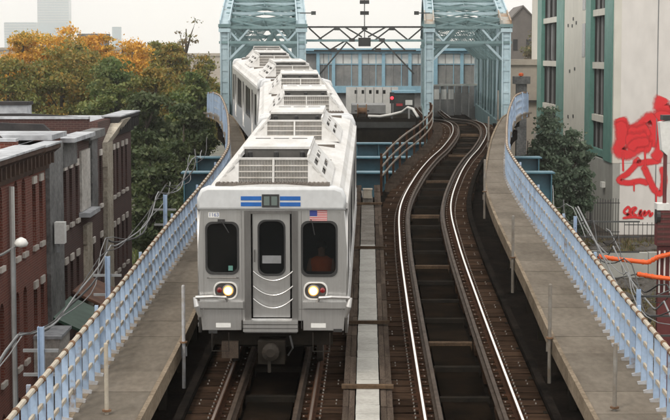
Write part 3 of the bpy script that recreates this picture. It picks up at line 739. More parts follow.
    dr = obj('end_door', DOORM, t, (0, .075, 0))
    DW = rr(tx(254), tz(275), tx(279), tz(221), .14)
    pn = obj('pane', plate_mesh('pane', grow(DW, .01), [], .012, 'cab_glass', to=XZ), dr)
    ring(DW, .028, .02, 'rubber', 'gasket', -.03, dr)
    MB().box((tx(257), -.0085, tz(264)), (tx(276), -.0065, tz(256))).build('sticker', 'cable_grey', pn)
    MB().tube([(tx(249.5), -.03, tz(262)), (tx(249.5), -.07, tz(262)), (tx(249.5), -.07, tz(250)), (tx(249.5), -.03, tz(250))], .012, 6).build('handle', 'steel_dark', dr)
    for v in (276, 291, 304):
        pts = []
        for k in range(13):
            f = k / 12; u = 248 + (288 - 248) * f; sag = 9.5 * (1 - (2 * f - 1) ** 2) ; pts.append((tx(u), -.045, tz(v - 5 + sag)))
        MB().tube(pts, .013, 6).build('safety_chain', 'steel', t)
    # lamps
    for poly, ul, ur, nm in ((HLL, 222.8, 214, 'left'), (HLR, 308.6, 317.8, 'right')):
        hs = obj('lamp_housing', plate_mesh('lamp_housing', grow(poly, .025), [poly], .05, 'lamp_white', bevel=.01, to=XZ), t, (0, -.01, 0))
        obj('bowl', plate_mesh('bowl', grow(poly, .01), [], .02, 'steel_dark', to=XZ), hs, (0, .07, 0))
        MB().lathe([(.118, .02), (.118, -.01), (.095, -.02)], (tx(ul), -.0, tz(291)), n=20, ax='y').build('reflector_ring', 'steel_dark', hs)
        MB().lathe([(.094, 0), (.092, -.02), (.07, -.03)], (tx(ul), -.012, tz(291)), n=20, ax='y').build('lens_rim', 'headlight_rim', hs)
        MB().lathe([(.072, 0), (.066, -.014), (.035, -.026), (.005, -.03)], (tx(ul), -.0425, tz(291)), n=20, ax='y').build('headlight', 'headlight', hs)
        MB().lathe([(.052, .02), (.05, -.02), (.02, -.035)], (tx(ur), -.0, tz(290.5)), n=14, ax='y').build('marker_lamp', 'red_lens', hs)
    # barrier arms beside the lamps
    for s, u0, u1 in ((-1, 190.5, 238), (1, 345, 298)):
        b = MB(); y = -.12
        b.tube([(tx(u0), y, tz(297)), (tx(u0 - s * 18), y - .02, tz(296)), (tx(u0 - s * 30), y, tz(297)), (tx(u0 - s * 33), -.02, tz(303))], .030, 8)
        b.build('barrier_arm', 'steel', t)
        b = MB(); b.box((min(tx(u0 - s*2), tx(u1)), -.10, tz(308)), (max(tx(u0 - s*2), tx(u1)), -.002, tz(302))); b.build('arm_shelf', 'steel', t)
        b = MB(); b.tube([(tx(u0 + s*1), -.10, tz(297)), (tx(u0 - s*1), -.13, tz(306)), (tx(u0 - s*4), -.11, tz(317))], .045, 8, radii=[.035, .055, .03]); b.build('arm_hinge', 'steel', t)
        b = MB(); b.box((tx(u0 - s*45) - .02, -.012, tz(309)), (tx(u0 - s*45) + .02, -.002, tz(228))); b.build('hand_rail', 'steel', t) if s < 0 else None
    MB().tube([(tx(202), -.02, tz(278)), (tx(204), -.05, tz(277.5)), (tx(231), -.05, tz(277.5)), (tx(233), -.02, tz(278))], .014, 6).build('grab_rail', 'steel_dark', t)
    MB().tube([(tx(216), -.03, tz(219.5)), (tx(217.5), -.05, tz(221)), (tx(224), -.05, tz(232))], .012, 6).build('wiper', 'rubber', t)
    MB().tube([(tx(306), -.03, tz(218.5)), (tx(307.5), -.05, tz(221)), (tx(310), -.05, tz(234))], .010, 6).build('wiper', 'rubber', t)
    MB().box((tx(213), -.045, tz(222)), (tx(220), -.001, tz(218.6))).build('wiper_motor', 'rubber', t)
    for u0, u1 in ((210, 225), (306, 321)): MB().box((tx(u0), -.008, tz(329)), (tx(u1), -.0005, tz(324.5))).build('number_plate', 'plate_white', t)
    # anticlimber
    for k, v in enumerate((321, 325, 329)):
        MB().box((tx(238), -.14 + .0 * k, tz(v + 3)), (tx(293), .0, tz(v))).build('anticlimber_rib', 'steel', t)
    MB().box((tx(239), -.10, tz(333.5)), (tx(292), -.001, tz(321.3))).build('anticlimber_core', 'steel_dark', t)
    # seams, corner ridges and rivets
    for u in (197.5, 337.5): MB().box((tx(u) - .012, -.012, tz(330)), (tx(u) + .012, -.0005, tz(211))).build('corner_ridge', 'steel', t)
    for u0, u1 in ((194.5, 239), (294, 340)): MB().box((tx(u0), -.004, tz(310.4)), (tx(u1), -.0004, tz(309.9))).build('seam', 'steel_dark', t)
    for u in (236.5, 296.5): MB().box((tx(u) - .004, -.004, tz(330)), (tx(u) + .004, -.0004, tz(210))).build('seam', 'steel_dark', t)
    b = MB()
    for u in (200, 234.5, 335):
        for v in range(212, 330, 4): b.lathe([(.008, 0), (.004, -.006)], (tx(u), -.0005, tz(v)), n=6, ax='y')
    tag(b.build('rivets', 'steel', t), kind='stuff')
    # flag, car number
    fl = MB().box((tx(305), -.006, tz(220.5)), (tx(322.5), -.0005, tz(209.5))).build('flag', 'flag_white', t)
    hgt = (tz(209.5) - tz(220.5)) / 13
    for k in range(0, 13, 2):
        z = tz(220.5) + k * hgt; x0 = tx(305) if k < 6 else tx(312.6)
        MB().box((x0, -.0095, z), (tx(322.5), -.0065, z + hgt)).build('flag_stripe', 'flag_red', fl)
    MB().box((tx(305), -.0095, tz(220.5) + 6 * hgt), (tx(312.5), -.0065, tz(209.5))).build('flag_canton', 'flag_blue', fl)
    tc = bpy.data.curves.new('number', 'FONT'); tc.body = '1163'; tc.size = .095; tc.extrude = .002; tc.align_x = 'CENTER'
    to_ = bpy.data.objects.new('number', tc); SC.collection.objects.link(to_)
    me = bpy.data.meshes.new_from_object(to_.evaluated_get(bpy.context.evaluated_depsgraph_get())); bpy.data.objects.remove(to_)
    me.materials.clear(); me.materials.append(MATS['number_blue'])
    npl = MB().box((tx(203.5), -.004, tz(217)), (tx(214.5), -.0005, tz(211.5))).build('number_decal', 'plate_white', t)
    obj('car_number', me, npl, (tx(209), -.006, tz(215.9)), (math.pi / 2, 0, 0))
    MB().box((tx(223), -.004, tz(271)), (tx(227.5), -.0005, tz(266))).build('inspection_sticker', 'teal_trim', t).location = (0, .02, 0)
    for u, v in ((207, 333), (333, 331)): MB().box((tx(u) - .08, -.03, tz(v + 2)), (tx(u) + .08, -.001, tz(v - 1))).build('jumper_socket', 'rubber', t)
    # cab behind the glass
    MB().box((-HW + .08, 1.35, 1.09), (HW - .08, 1.42, 3.2)).build('cab_wall', 'interior', t)
    MB().box((tx(294), .35, 1.09), (tx(338), .62, 1.95)).build('cab_desk', 'interior', t)
    # coupler and gear below
    cp = MB().box((tx(253), -.22, tz(364)), (tx(280), .25, tz(341))).build('coupler', 'underframe', t)
    MB().lathe([(.16, 0), (.16, -.1), (.08, -.14)], (tx(266), -.22, tz(351)), n=14, ax='y').build('coupler_face', 'wheel_steel', cp)
    MB().box((tx(263), -.28, tz(372)), (tx(266), -.2, tz(360))).build('coupler_pin', 'wheel_steel', cp)
    MB().box((-1.1, .25, .62), (1.1, .4, .905)).build('end_sill', 'underframe', t)
    for u0 in (206, 308):
        b = MB(); b.tube([(tx(u0), -.03, tz(334)), (tx(u0), -.03, tz(353)), (tx(u0 + 17), -.03, tz(353)), (tx(u0 + 17), -.03, tz(334))], .012, 6); b.build('step_loop', 'wheel_steel', t)
    MB().box((tx(215), .1, tz(362)), (tx(232), .2, tz(345))).build('trip_box', 'board', t)
    MB().tube([(tx(285), -.1, tz(336)), (tx(288), -.15, tz(348)), (tx(283), -.12, tz(356))], .02, 6).build('air_hose', 'rubber', t)
    return t
YF = 31.0
lead = build_car(True, 'silver lead train car with two lit headlights and a flag decal', trackL, YF)
build_car(False, 'second silver train car, coupled straight behind the lead car', trackL, YF + CL + .45)
build_car(False, 'third silver train car, bending left towards the bridge portal', trackL, YF + 2 * (CL + .45))
build_car(False, 'last silver train car, inside the left truss bridge', trackL, YF + 3 * (CL + .45))

# ------------------------------------------------------------------ the operator in the cab, seen through the right window
def lead_pt(x, y, z): return lead.matrix_basis @ Vector((x, y, z))
px, py, pz = tx(315), .95, 1.085
seat = thing('operator_seat', lead_pt(px, py, pz), 'dark blue operator seat inside the lead car cab', 'seat', rz=lead.rotation_euler[2])
MB().box((-.24, -.22, .36), (.24, .22, .45)).build('cushion', 'seat_blue', seat)
MB().box((-.24, .23, .38), (.24, .31, 1.0)).build('backrest', 'seat_blue', seat)
MB().lathe([(.06, .0), (.05, .36)], (0, 0, 0), n=10).build('pedestal', 'steel_dark', seat)
pp = thing('person', lead_pt(px, py, pz), 'train operator in an orange vest seated behind the right front window', 'person', rz=lead.rotation_euler[2])
def skin(name, verts, edges, radii, m, parent, sub=2):
    me = bpy.data.meshes.new(name); me.from_pydata(verts, edges, []); me.materials.append(MATS[m])
    o = obj(name, me, parent); md = o.modifiers.new('skin', 'SKIN'); md.use_smooth_shade = True
    for i, r in enumerate(radii):
        me.skin_vertices[0].data[i].radius = r if isinstance(r, tuple) else (r, r)
    me.skin_vertices[0].data[0].use_root = True
    s = o.modifiers.new('sub', 'SUBSURF'); s.levels = 1; s.render_levels = sub
    return o
V = [(0, .05, .52), (0, .07, .72), (0, .06, .92), (0, .05, 1.04), (0, .03, 1.12)]; E = [(0, 1), (1, 2), (2, 3), (3, 4)]; RD = [(.17, .12), (.16, .11), (.19, .12), (.13, .09), .058]
V.append((0, .0, 1.19)); E.append((4, 5)); RD.append((.075, .085)); V.append((0, -.005, 1.27)); E.append((5, 6)); RD.append((.078, .095)); V.append((0, .0, 1.34)); E.append((6, 7)); RD.append((.06, .07))
for s in (-1, 1):
    i = len(V); V += [(s*.20, .05, 1.0), (s*.25, -.03, .76), (s*.20, -.26, .72), (s*.19, -.36, .73)]; E += [(2, i), (i, i+1), (i+1, i+2), (i+2, i+3)]; RD += [.07, .048, .035, (.042, .02)]
    for k in range(4):
        j = len(V); dx = s * (.03 - .02 * k); V += [(s*.19 + dx, -.42, .735), (s*.19 + dx * 1.1, -.45 + .004 * k, .715)]; E += [(i+3, j), (j, j+1)]; RD += [.009, .008]
    j = len(V); V += [(s*.19 - s*.05, -.37, .72), (s*.19 - s*.065, -.41, .71)]; E += [(i+3, j), (j, j+1)]; RD += [.010, .009]
    i = len(V); V += [(s*.10, -.02, .52), (s*.12, -.42, .50), (s*.12, -.46, .10), (s*.12, -.58, .05)]; E += [(0, i), (i, i+1), (i+1, i+2), (i+2, i+3)]; RD += [.095, .07, .05, (.045, .035)]
body = skin('body', V, E, RD, 'skin', pp)
MB().lathe([(.20, .50), (.205, .62), (.20, .8), (.235, .94), (.22, 1.03), (.11, 1.09)], (0, 0, 0), n=18).build('vest', 'vest_orange', pp, smooth=True).scale = (1, .72, 1)
pp.children[-1].location = (0, .055, 0)
MB().lathe([(.06, 1.385), (.098, 1.35), (.106, 1.29), (.1, 1.25)], (0, .02, 0), n=14).build('hair', 'hair_dark', pp, smooth=True)
# ================================================================== twin truss bridges
BY = 92.0
def bridge(u_c, heading, label, rusty):
    c = at(u_c, 100, BY); t = thing('truss_bridge', (c.x, BY, 3.43), label, 'bridge', 'twin truss bridges', rz=-heading)
    K, D_ = 'blue_paint', 'teal_paint'
    h = 2.08; zs = 5.45; zl = 4.65; top = 7.3; L_ = 40.0; n = 10; dp = L_ / n
    zc = lambda y: zs + 2.35 * (1 - (1 - min(y, L_ - y) / 20.0) ** 2)
    for s in (-1, 1):
        for y in (0, L_): bar('column', (s*h, y, 0), (s*h, y, zs), .48, .55, K, t, 'laced')
        bar('column_cap', (s*h, -.36, zs + .10), (s*h, .36, zs + .10), .66, .18, D_, t)
        ys = [i * dp for i in range(n + 1)]
        for a, b in zip(ys[:-1], ys[1:]):
            nm = 'end_post' if a == 0 or b == L_ else 'top_chord'
            p0, p1 = Vector((s*h, a + (.0 if a else .0), zc(a) + (.18 if a == 0 else 0))), Vector((s*h, b, zc(b)))
            bar(nm, p0, p1, .55, .42, 'rust_panel' if (a == 0 and rusty) else K, t, 'h')
        for i in range(0, 2 * n):                                  # posts, every half panel
            y = (i + 1) * dp / 2
            if y < L_ - .1: bar('vertical', (s*h, y, .2), (s*h, y, zc(y)), .26 if i % 2 else .15, .30, K if i % 3 == 0 else D_, t, 'h')
        for i in range(n):
            a, b = ys[i], ys[i+1]
            if i < n / 2: bar('diagonal', (s*(h-.05), a + .1, zc(a) if i else .4), (s*(h-.05), b, .4 if i else zc(b)), .10, .18, D_, t)
            else: bar('diagonal', (s*(h-.05), a, .4), (s*(h-.05), b - .1, zc(b)), .10, .18, D_, t)
        bar('bottom_chord', (s*h, -.5, -.35), (s*h, L_ + .5, -.35), .35, 1.1, D_, t)
        for i in range(n):
            MB().box((s*h - .03, i*dp + .2, .21), (s*h + .03, (i+1)*dp - .2, 1.25)).build('side_plate', D_, t)
    # the near portal
    def lattice(y, z0, z1, m, k=5, chord=.16):
        for z in (z0, z1): bar('portal_strut', (-h - .3, y, z), (h + .3, y, z), chord, .22, m, t, 'h')
        w_ = 2 * h / k
        for i in range(k):
            x = -h + i * w_
            bar('lattice_bar', (x, y, z0), (x + w_, y, z1), .06, .05, m, t); bar('lattice_bar', (x, y + .06, z1), (x + w_, y + .06, z0), .06, .05, m, t)
    for z in (zl, zs): bar('portal_strut', (-h - .3, -.1, z), (h + .3, -.1, z), .30, .14, D_, t, 'h')
    for s in (-1, 1):
        bar('knee_brace', (s*(h - .1), -.12, zl - 1.05), (s*(h - 1.15), -.12, zl), .17, .12, K, t)
        bar('portal_brace', (s*(h - .15), -.12, zs - .05), (s*(h - .75), -.12, zl + .08), .13, .10, K, t)
        bar('portal_brace', (s*(h - .75), -.14, zl + .08), (s*(h - 1.35), -.14, zs - .05), .13, .10, K, t)
        bar('portal_gusset', (s*h, -.30, zs - .25), (s*h, -.30, zs - .05), .62, .06, K, t)
    # sway frames and top laterals down the bridge
    for i in range(1, n + 1):
        y = i * dp
        lattice(y, zl - .05, min(zc(y) - .1, zl + 1.3), D_, 4, .13)
        for s in (-1, 1): bar('knee_brace', (s*(h - .1), y, zl - 1.0), (s*(h - 1.1), y, zl), .13, .10, D_, t)
    for i in range(2 * n):
        a, b = i * dp / 2, (i + 1) * dp / 2
        if i: bar('top_strut', (-h, a, zc(a)), (h, a, zc(a)), .16, .16, D_ if i % 2 else K, t)
        for x0, x1 in ((-h, 0), (0, h)):
            bar('lateral_bar', (x0, a, zc(a) - .02), (x1, b, zc(b) - .02), .10, .08, D_, t); bar('lateral_bar', (x1, a, zc(a) + .02), (x0, b, zc(b) + .02), .10, .08, D_, t)
    for i in range(0, n + 1, 2): bar('pier', (0, i*dp, -.9), (0, i*dp, GZ - 3.43), 2.4, .8, 'base_concrete', t) if i in (0, n) else None
    return t
bridge(263.3, R(-1.9), 'left blue truss bridge that the train passes through', False)
bridge(467.3, R(2.6), 'right blue truss bridge with rusty end posts over the empty track', True)

# lattice gantry between the bridges
gp = thing('lattice_gantry', Vector((at(310, 45, 94).x, 94, S(94))), 'dark lattice gantry tying the two bridge portals together', 'gantry')
def gb(n, u0, v0, u1, v1, w_, m='iron_dark', Y=94): return bar(n, at(u0, v0, Y), at(u1, v1, Y), w_, w_, m, gp, world=True)
gb('chord', 300, 27, 436, 27, .10); gb('chord', 300, 40.5, 436, 40.5, .13, 'teal_paint'); gb('chord', 314, 50.5, 416, 50.5, .08)
for a, b, c, d in ((318, 40, 337, 27), (337, 27, 352, 40), (352, 40, 364, 30), (364, 30, 382, 40), (375, 40, 392, 27), (392, 27, 408, 40), (345, 27, 362, 37), (368, 37, 386, 27), (408, 40, 422, 28),
                   (320, 74, 346, 43), (384, 42, 414, 74), (330, 50, 345, 41), (345, 41, 356, 50), (372, 50, 384, 41), (309, 28, 322, 40), (320, 42, 330, 50), (395, 41, 405, 50)):
    gb('lattice_bar', a, b, c, d, .085)
for u, v in ((337, 28.5), (392, 28.5), (352, 40), (382, 40), (364.5, 28), (334, 50), (378, 50)):
    p = at(u, v, 93.93) - gp.location; MB().box((p.x-.16, p.y, p.z-.10), (p.x+.16, p.y+.05, p.z+.10)).build('gusset', 'iron_dark', gp)
sm = thing('signal_mast', at(364.5, 40, 93.7), 'slim mast with small black boxes above the middle of the gantry', 'signal mast')
bar('rod', at(364.5, 42, 93.7), at(364.5, -8, 93.7), .05, .05, 'iron_dark', sm, 'tube', world=True)
for v, w_, hh in ((2, .26, .10), (13, .24, .10), (42, .34, .24)):
    p = at(364.5, v, 93.6) - sm.location; MB().box((p.x-w_, p.y-.12, p.z-hh), (p.x+w_, p.y+.12, p.z+hh)).build('signal_box', 'rubber', sm)
for u, v in ((313.5, 13), (416.5, 13)):
    p = at(u, v, 94.5); tb = thing('cable_insulator', p, 'small dark insulator on the inner side of the ' + ('left' if u < 350 else 'right') + ' bridge', 'insulator')
    MB().box((-.13, -.1, -.10), (.13, .1, .10)).build('block', 'iron_dark', tb); sg_ = -1 if u < 350 else 1; MB().box((min(.131 * sg_, .75 * sg_), -.03, -.03), (max(.131 * sg_, .75 * sg_), .03, .03)).build('arm', 'iron_dark', tb)

# ------------------------------------------------------------------ the island station behind the bridges
SY = 136.0
a, b = at(300, 52, SY), at(500, 86, SY)
sh = thing('station_building', (a.x, SY, GZ), 'blue framed glazed station building beyond the bridges', 'station')
sx0, sx1, z0, z1 = a.x, b.x, b.z, a.z
MB().box((sx0, SY + .3, GZ), (sx1, SY + 6, z1 + .1)).build('wall', 'platform_grey', sh, world=True)
MB().box((sx0 - .3, SY - .35, z1 + .102), (sx1 + .3, SY + 6.3, z1 + .30)).build('roof', 'shelter_blue', sh, world=True)
MB().box((sx0, SY - .05, z0 - .55), (sx1, SY + .298, z0)).build('sill_beam', 'shelter_blue', sh, world=True)
MB().box((sx0, SY - .05, z1 - .12), (sx1, SY + .298, z1 + .1)).build('head_beam', 'shelter_blue', sh, world=True)
us = [318, 333.5, 360, 383.5, 410, 433, 436, 462, 488]
for i, (u0, u1) in enumerate(zip(us[:-1], us[1:])):
    x0, x1 = at(u0, 60, SY).x, at(u1, 60, SY).x
    bar('frame_post', (x0, SY + .1, z0), (x0, SY + .1, z1 - .12), .26, .26, 'shelter_blue', sh, world=True)
    if x1 - x0 > .5:
        g_ = MB().box((x0 + .13, SY + .16, z0), (x1 - .13, SY + .2, z1 - .12)).build('window', 'shelter_glass', sh, world=True)
        MB().box((x0 + .13, SY + .135, z0 + (z1-z0)*.66), (x1 - .13, SY + .158, z1 - .12)).build('upper_pane', 'sky_pane', g_).location = -sh.location  # upper part coloured light, as if sky showed through
        for f in (.36, .68): bar('mullion', Vector((x0 + (x1-x0)*f, SY + .13, z0)) - sh.location, Vector((x0 + (x1-x0)*f, SY + .13, z1 - .12)) - sh.location, .06, .06, 'platform_grey' if f < .5 else 'shelter_blue', g_)
        bar('transom', Vector((x0 + .13, SY + .12, z0 + (z1-z0)*.64)) - sh.location, Vector((x1 - .13, SY + .12, z0 + (z1-z0)*.64)) - sh.location, .06, .06, 'shelter_blue', g_)
# white platform end wall with dark slots
PY = 130.0
p0, p1 = at(346, 87, PY), at(398, 109, PY)
pw = thing('platform_wall', (p0.x, PY, GZ), 'white platform end wall with a row of dark slots', 'wall')
slots = [rect(at(u, 0, PY).x - .10, at(0, 103, PY).z - 0 + .7, at(u, 0, PY).x + .10, at(0, 90, PY).z) for u in (356, 363, 370.5, 377.5, 384.5)]
obj('panel', plate_mesh('panel', rect(p0.x, GZ, p1.x, p0.z), slots, .16, 'platform_white', to=XZ), pw, (-p0.x, 0, -GZ))
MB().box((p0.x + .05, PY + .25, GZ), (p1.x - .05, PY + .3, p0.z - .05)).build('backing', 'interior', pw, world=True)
for k in range(1, 6): 
    x = p0.x + (p1.x - p0.x) * k / 6 + .13; bar('rib', (x, PY - .1, GZ), (x, PY - .1, p0.z - .02), .04, .04, 'platform_grey', pw, world=True)
# signal with its red light, dark plant beside it
q = at(392, 98, 120); rs = thing('track_signal', (q.x, 120, q.z - 2.0), 'small railway signal showing a red light between the bridges', 'signal')
bar('mast', (0, 0, -1.6), (0, 0, 2.3), .10, .10, 'iron_dark', rs, 'tube')
MB().box((-.16, -.02, 1.62), (.16, .16, 2.4)).build('head', 'rubber', rs)
MB().lathe([(.11, 0), (.11, -.05), (.05, -.07)], (0, -.02, 2.0), n=14, ax='y').build('lens', 'signal_red', rs)
q = at(404, 100, 121); kb = thing('equipment_cabinet', (q.x, 121, GZ), 'dark equipment cabinet right of the red signal', 'cabinet')
MB().box((-.75, 0, 0), (.75, 1.2, at(0, 93, 121).z - GZ)).build('case', 'iron_dark', kb)
MB().box((-.85, -.1, at(0, 93, 121).z - GZ + .002), (.85, 1.3, at(0, 90.5, 121).z - GZ)).build('roof', 'shelter_blue', kb)
MB().box((-.55, -.03, at(0, 106, 121).z - GZ), (-.1, -.002, at(0, 103.5, 121).z - GZ)).build('red_panel', 'flag_red', kb)
MB().box((.1, -.03, at(0, 105, 121).z - GZ), (.6, -.002, at(0, 100, 121).z - GZ)).build('white_panel', 'plate_white', kb)
# dark platform ramp & debris between the decks
rp = thing('service_platform', (at(375, 120, 104).x, 104, GZ), 'dark service platform between the bridges below the white wall', 'platform')
za = at(0, 118, 104).z
MB().box((at(330, 0, 104).x, 104, GZ), (at(416, 0, 104).x, 112, za)).build('deck', 'underframe', rp, world=True)
MB().box((at(330, 0, 104).x, 103.9, za - .6), (at(416, 0, 104).x, 103.998, za - .25)).build('fascia', 'iron_dark', rp, world=True)
MB().box((at(352, 0, 113).x, 113, GZ), (at(386, 0, 113).x, 118, at(0, 105, 113).z)).build('step', 'platform_grey', rp, world=True)
pl = thing('guard_pipe', at(352, 118, 103), 'pale grey guard rail snaking across between the bridges', 'guard rail')
MB().tube([at(368, 116, 103), at(380, 116.5, 103), at(392, 114.5, 103), at(402, 112, 102.6), at(408, 107.5, 102), at(413, 109, 101), at(418, 117, 100)], .085, 8).build('rail', 'platform_white', pl, world=True, smooth=True)
for u, v in ((370, 117), (392, 115.5), (409, 109)): bar('post', Vector((at(u, v, 103.1).x, 103.12, za)), at(u, v, 103.1) + Vector((0, .02, 0)), .1, .1, 'platform_grey', pl, world=True)
dr_ = thing('cable_drum', Vector((at(362, 116, 104.6).x, 104.6, za)), 'small rusty drum beside the guard rail between the bridges', 'drum')
MB().lathe([(.42, -.3), (.42, -.24), (.2, -.235), (.2, .235), (.42, .24), (.42, .3)], (0, 0, .42), n=16, ax='x').build('spool', 'clamp_rust', dr_)
bar('spindle', (-.45, 0, .42), (.45, 0, .42), .08, .08, 'iron_dark', dr_, 'tube')
# panelled platform wall seen through the right portal
RW = thing('platform_screen', (at(434, 100, 126).x, 126, GZ), 'grey panelled screen with white notices seen through the right portal', 'screen')
for k in range(6):
    u0, u1 = 433 + k * 7.2, 433 + (k + 1) * 7.2 - .4
    A, B = at(u0, 110 - k * .9, 126 + k * 1.2), at(u1, 110 - (k + 1) * .9, 126 + k * 1.2); T = at(u0, 86, 126 + k * 1.2).z
    MB().hexa([(A.x, A.y, GZ), (B.x, A.y, GZ), (B.x, A.y + .12, GZ), (A.x, A.y + .12, GZ)], [(A.x, A.y, T), (B.x, A.y, T), (B.x, A.y + .12, T), (A.x, A.y + .12, T)]).build('panel', 'platform_grey', RW, world=True)
    if k in (0, 1, 2):
        MB().box((A.x + .08, A.y - .03, T - 1.0), (B.x - .06, A.y - .002, T - .25)).build('notice', 'plate_white', RW, world=True)
bar('coping', at(432, 85.5, 125.9), at(478, 84.5, 132), .2, .14, 'platform_white', RW, world=True)

# ================================================================== left: row of old brick houses
FX = -8.0
def house(Y0, Y1, zt, mwall, wins, label, arched=False, piers=(), depth=11.0, stepped=0.0):
    t = thing('row_house', (FX, Y0, GZ), label, 'house', 'brick row houses left of the viaduct')
    holes = []
    for Yc in wins:
        for (zb, zh) in ((2.35 - .0, 4.0), (-.45, 1.2), (-3.0, -1.5)):
            w_ = .26
            if arched:
                pts = [(Yc - w_, zb), (Yc + w_, zb), (Yc + w_, zh)] + [(Yc + w_ * math.cos(R(a_)), zh + w_ * math.sin(R(a_))) for a_ in (30, 60, 90, 120, 150)] + [(Yc - w_, zh)]
            else: pts = rect(Yc - w_, zb, Yc + w_, zh)
            holes.append(pts)
    Yl = Y1 - .01
    obj('wall', plate_mesh('wall', rect(Y0, GZ, Yl, zt), holes, .3, mwall, to=YZ), t, (-.15, -Y0, -GZ))
    MB().box((FX - depth, Y0 + .05, GZ), (FX - depth + .3, Yl - .05, zt)).build('wall', mwall, t, world=True)
    MB().box((FX - depth, Y0, GZ), (FX - .302, Y0 + .28, zt + .1)).build('party_wall', mwall, t, world=True)
    MB().box((FX - depth + .3, Y0 + .282, zt - .35), (FX - .302, Yl, zt - .1)).build('roof', 'roof_membrane', t, world=True)
    MB().box((FX - depth + .3, Y0 - .06, zt + .102), (FX - .302, Y0 + .34, zt + .18)).build('coping', 'roof_membrane', t, world=True)
    for Yc in wins:
        for k, (zb, zh) in enumerate(((2.35, 4.0), (-.45, 1.2), (-3.0, -1.5))):
            wn = MB().box((FX - .24, Yc - .32, zb - .02), (FX - .2, Yc + .32, zh + (.34 if arched else .02))).build('window', 'window_dark', t, world=True)
            fr = MB()
            for (ya, yb, za_, zb_) in ((-.26, -.22, zb, zh), (.22, .26, zb, zh), (-.219, .219, zb, zb + .05), (-.219, .219, (zb + zh) / 2 - .03, (zb + zh) / 2 + .03)):
                fr.box((FX - .2 + .001, Yc + ya, za_), (FX - .15, Yc + yb, zb_))
            fr.build('frame', 'frame_dark', wn).location = -t.location
            if not arched: MB().box((FX - .1, Yc - .27, zh + .002), (FX + .05, Yc + .27, zh + .2)).build('lintel', 'lintel_stone', t, world=True)
            MB().box((FX - .1, Yc - .29, zb - .13), (FX + .07, Yc + .29, zb - .002)).build('sill', 'lintel_stone', t, world=True)
    for (ya, yb, za_, zb_, m_, pr) in piers:
        n = 10; b = MB()
        for k in range(n):
            z_a, z_b = za_ + (zb_ - za_) * k / n, za_ + (zb_ - za_) * (k + 1) / n; j = lambda: random.uniform(-.07, .07)
            b.hexa([(FX - .1, ya + j(), z_a), (FX + pr, ya + j(), z_a), (FX + pr, yb + j(), z_a), (FX - .1, yb + j(), z_a)],
                   [(FX - .1, ya + j(), z_b), (FX + pr, ya + j(), z_b), (FX + pr, yb + j(), z_b), (FX - .1, yb + j(), z_b)])
        b.build('pilaster', m_, t, world=True)
    return t
def cornice(t, Y0, Y1, zt, m='cornice_brown', proj=.45, capm='roof_membrane'):
    b = MB(); b.prism([(FX + .001, Y0, zt - .75), (FX + .12, Y0, zt - .7), (FX + .16, Y0, zt - .35), (FX + proj, Y0, zt - .12), (FX + proj, Y0, zt), (FX - .3, Y0, zt), (FX - .3, Y0, zt - .02), (FX + .001, Y0, zt - .02)], (0, Y1 - Y0, 0))
    b.build('cornice', m, t, world=True)
    for Y in frange(Y0 + .25, Y1 - .1, .55): MB().box((FX + .161, Y, zt - .52), (FX + .34, Y + .14, zt - .20)).build('bracket', m, t, world=True)
    MB().box((FX - .32, Y0, zt + .003), (FX + proj + .04, Y1, zt + .05)).build('flashing', capm, t, world=True)
h1 = house(33.5, 44.0, 5.0, 'brick_red', (35.2, 36.9, 38.6, 40.2, 42.2, 43.25), 'nearest red brick row house with tall arched windows', arched=True)
cornice(h1, 33.5, 43.9, 5.02)
MB().tube([(FX + .10, 41.15, GZ), (FX + .10, 41.15, 4.2)], .07, 8).build('downpipe', 'frame_white', h1, world=True)
h2 = house(44.0, 49.2, 5.05, 'brick_red', (44.75, 45.8), 'red brick row house with pale lintels and a broad grey stucco pier', piers=((46.6, 48.9, GZ, 4.9, 'stucco_grey', .12),), stepped=1)
cornice(h2, 44.02, 46.5, 5.0); MB().box((FX - 2.2, 46.55, 5.06), (FX + .2, 49.15, 5.2)).build('coping', 'roof_membrane', h2, world=True)
h3 = house(49.2, 57.0, 4.85, 'brick_dark', (49.9, 51.0, 52.2, 55.6), 'dark brick row house with broken stucco and whitewash patch', piers=((53.4, 54.6, GZ, 2.0, 'stucco_pale', .13), (49.4, 52.0, 4.1, 4.85, 'stucco_grey', .06), (54.9, 56.2, 2.2, 4.8, 'stucco_grey', .10)), stepped=1)
MB().box((FX - .05, 52.8, 2.5), (FX + .07, 54.7, 4.4)).build('whitewash_patch', 'whitewash', h3, world=True)
MB().box((FX - .05, 52.6, 2.34), (FX + .35, 54.9, 2.48)).build('ledge', 'roof_membrane', h3, world=True)
MB().box((FX - .2, 49.25, 4.853), (FX + .40, 53.6, 4.98)).build('flashing', 'roof_membrane', h3, world=True)
MB().box((FX - .2, 53.5, 4.70), (FX + .25, 57.0, 4.95)).build('parapet', 'stucco_grey', h3, world=True)
h4 = house(57.0, 66.2, 5.15, 'brick_dark', (57.5, 60.9, 62.0, 63.4, 64.6), 'farthest dark brick row house with a long pale stucco pilaster', piers=((58.1, 59.6, GZ, 4.4, 'stucco_pale', .16),), stepped=1)
MB().hexa([(FX + .01, 58.1, 4.4), (FX + .17, 58.1, 4.4), (FX + .17, 59.6, 4.4), (FX + .01, 59.6, 4.4)], [(FX + .01, 60.6, 5.1), (FX + .45, 60.6, 5.1), (FX + .45, 62.6, 5.1), (FX + .01, 62.6, 5.1)]).build('pilaster_head', 'stucco_pale', h4, world=True)
cornice(h4, 60.2, 66.15, 5.2, 'tar_black', .35); MB().box((FX - 8, 66.2, GZ), (FX - .31, 66.45, 5.0)).build('end_wall', 'brick_dark', h4, world=True)
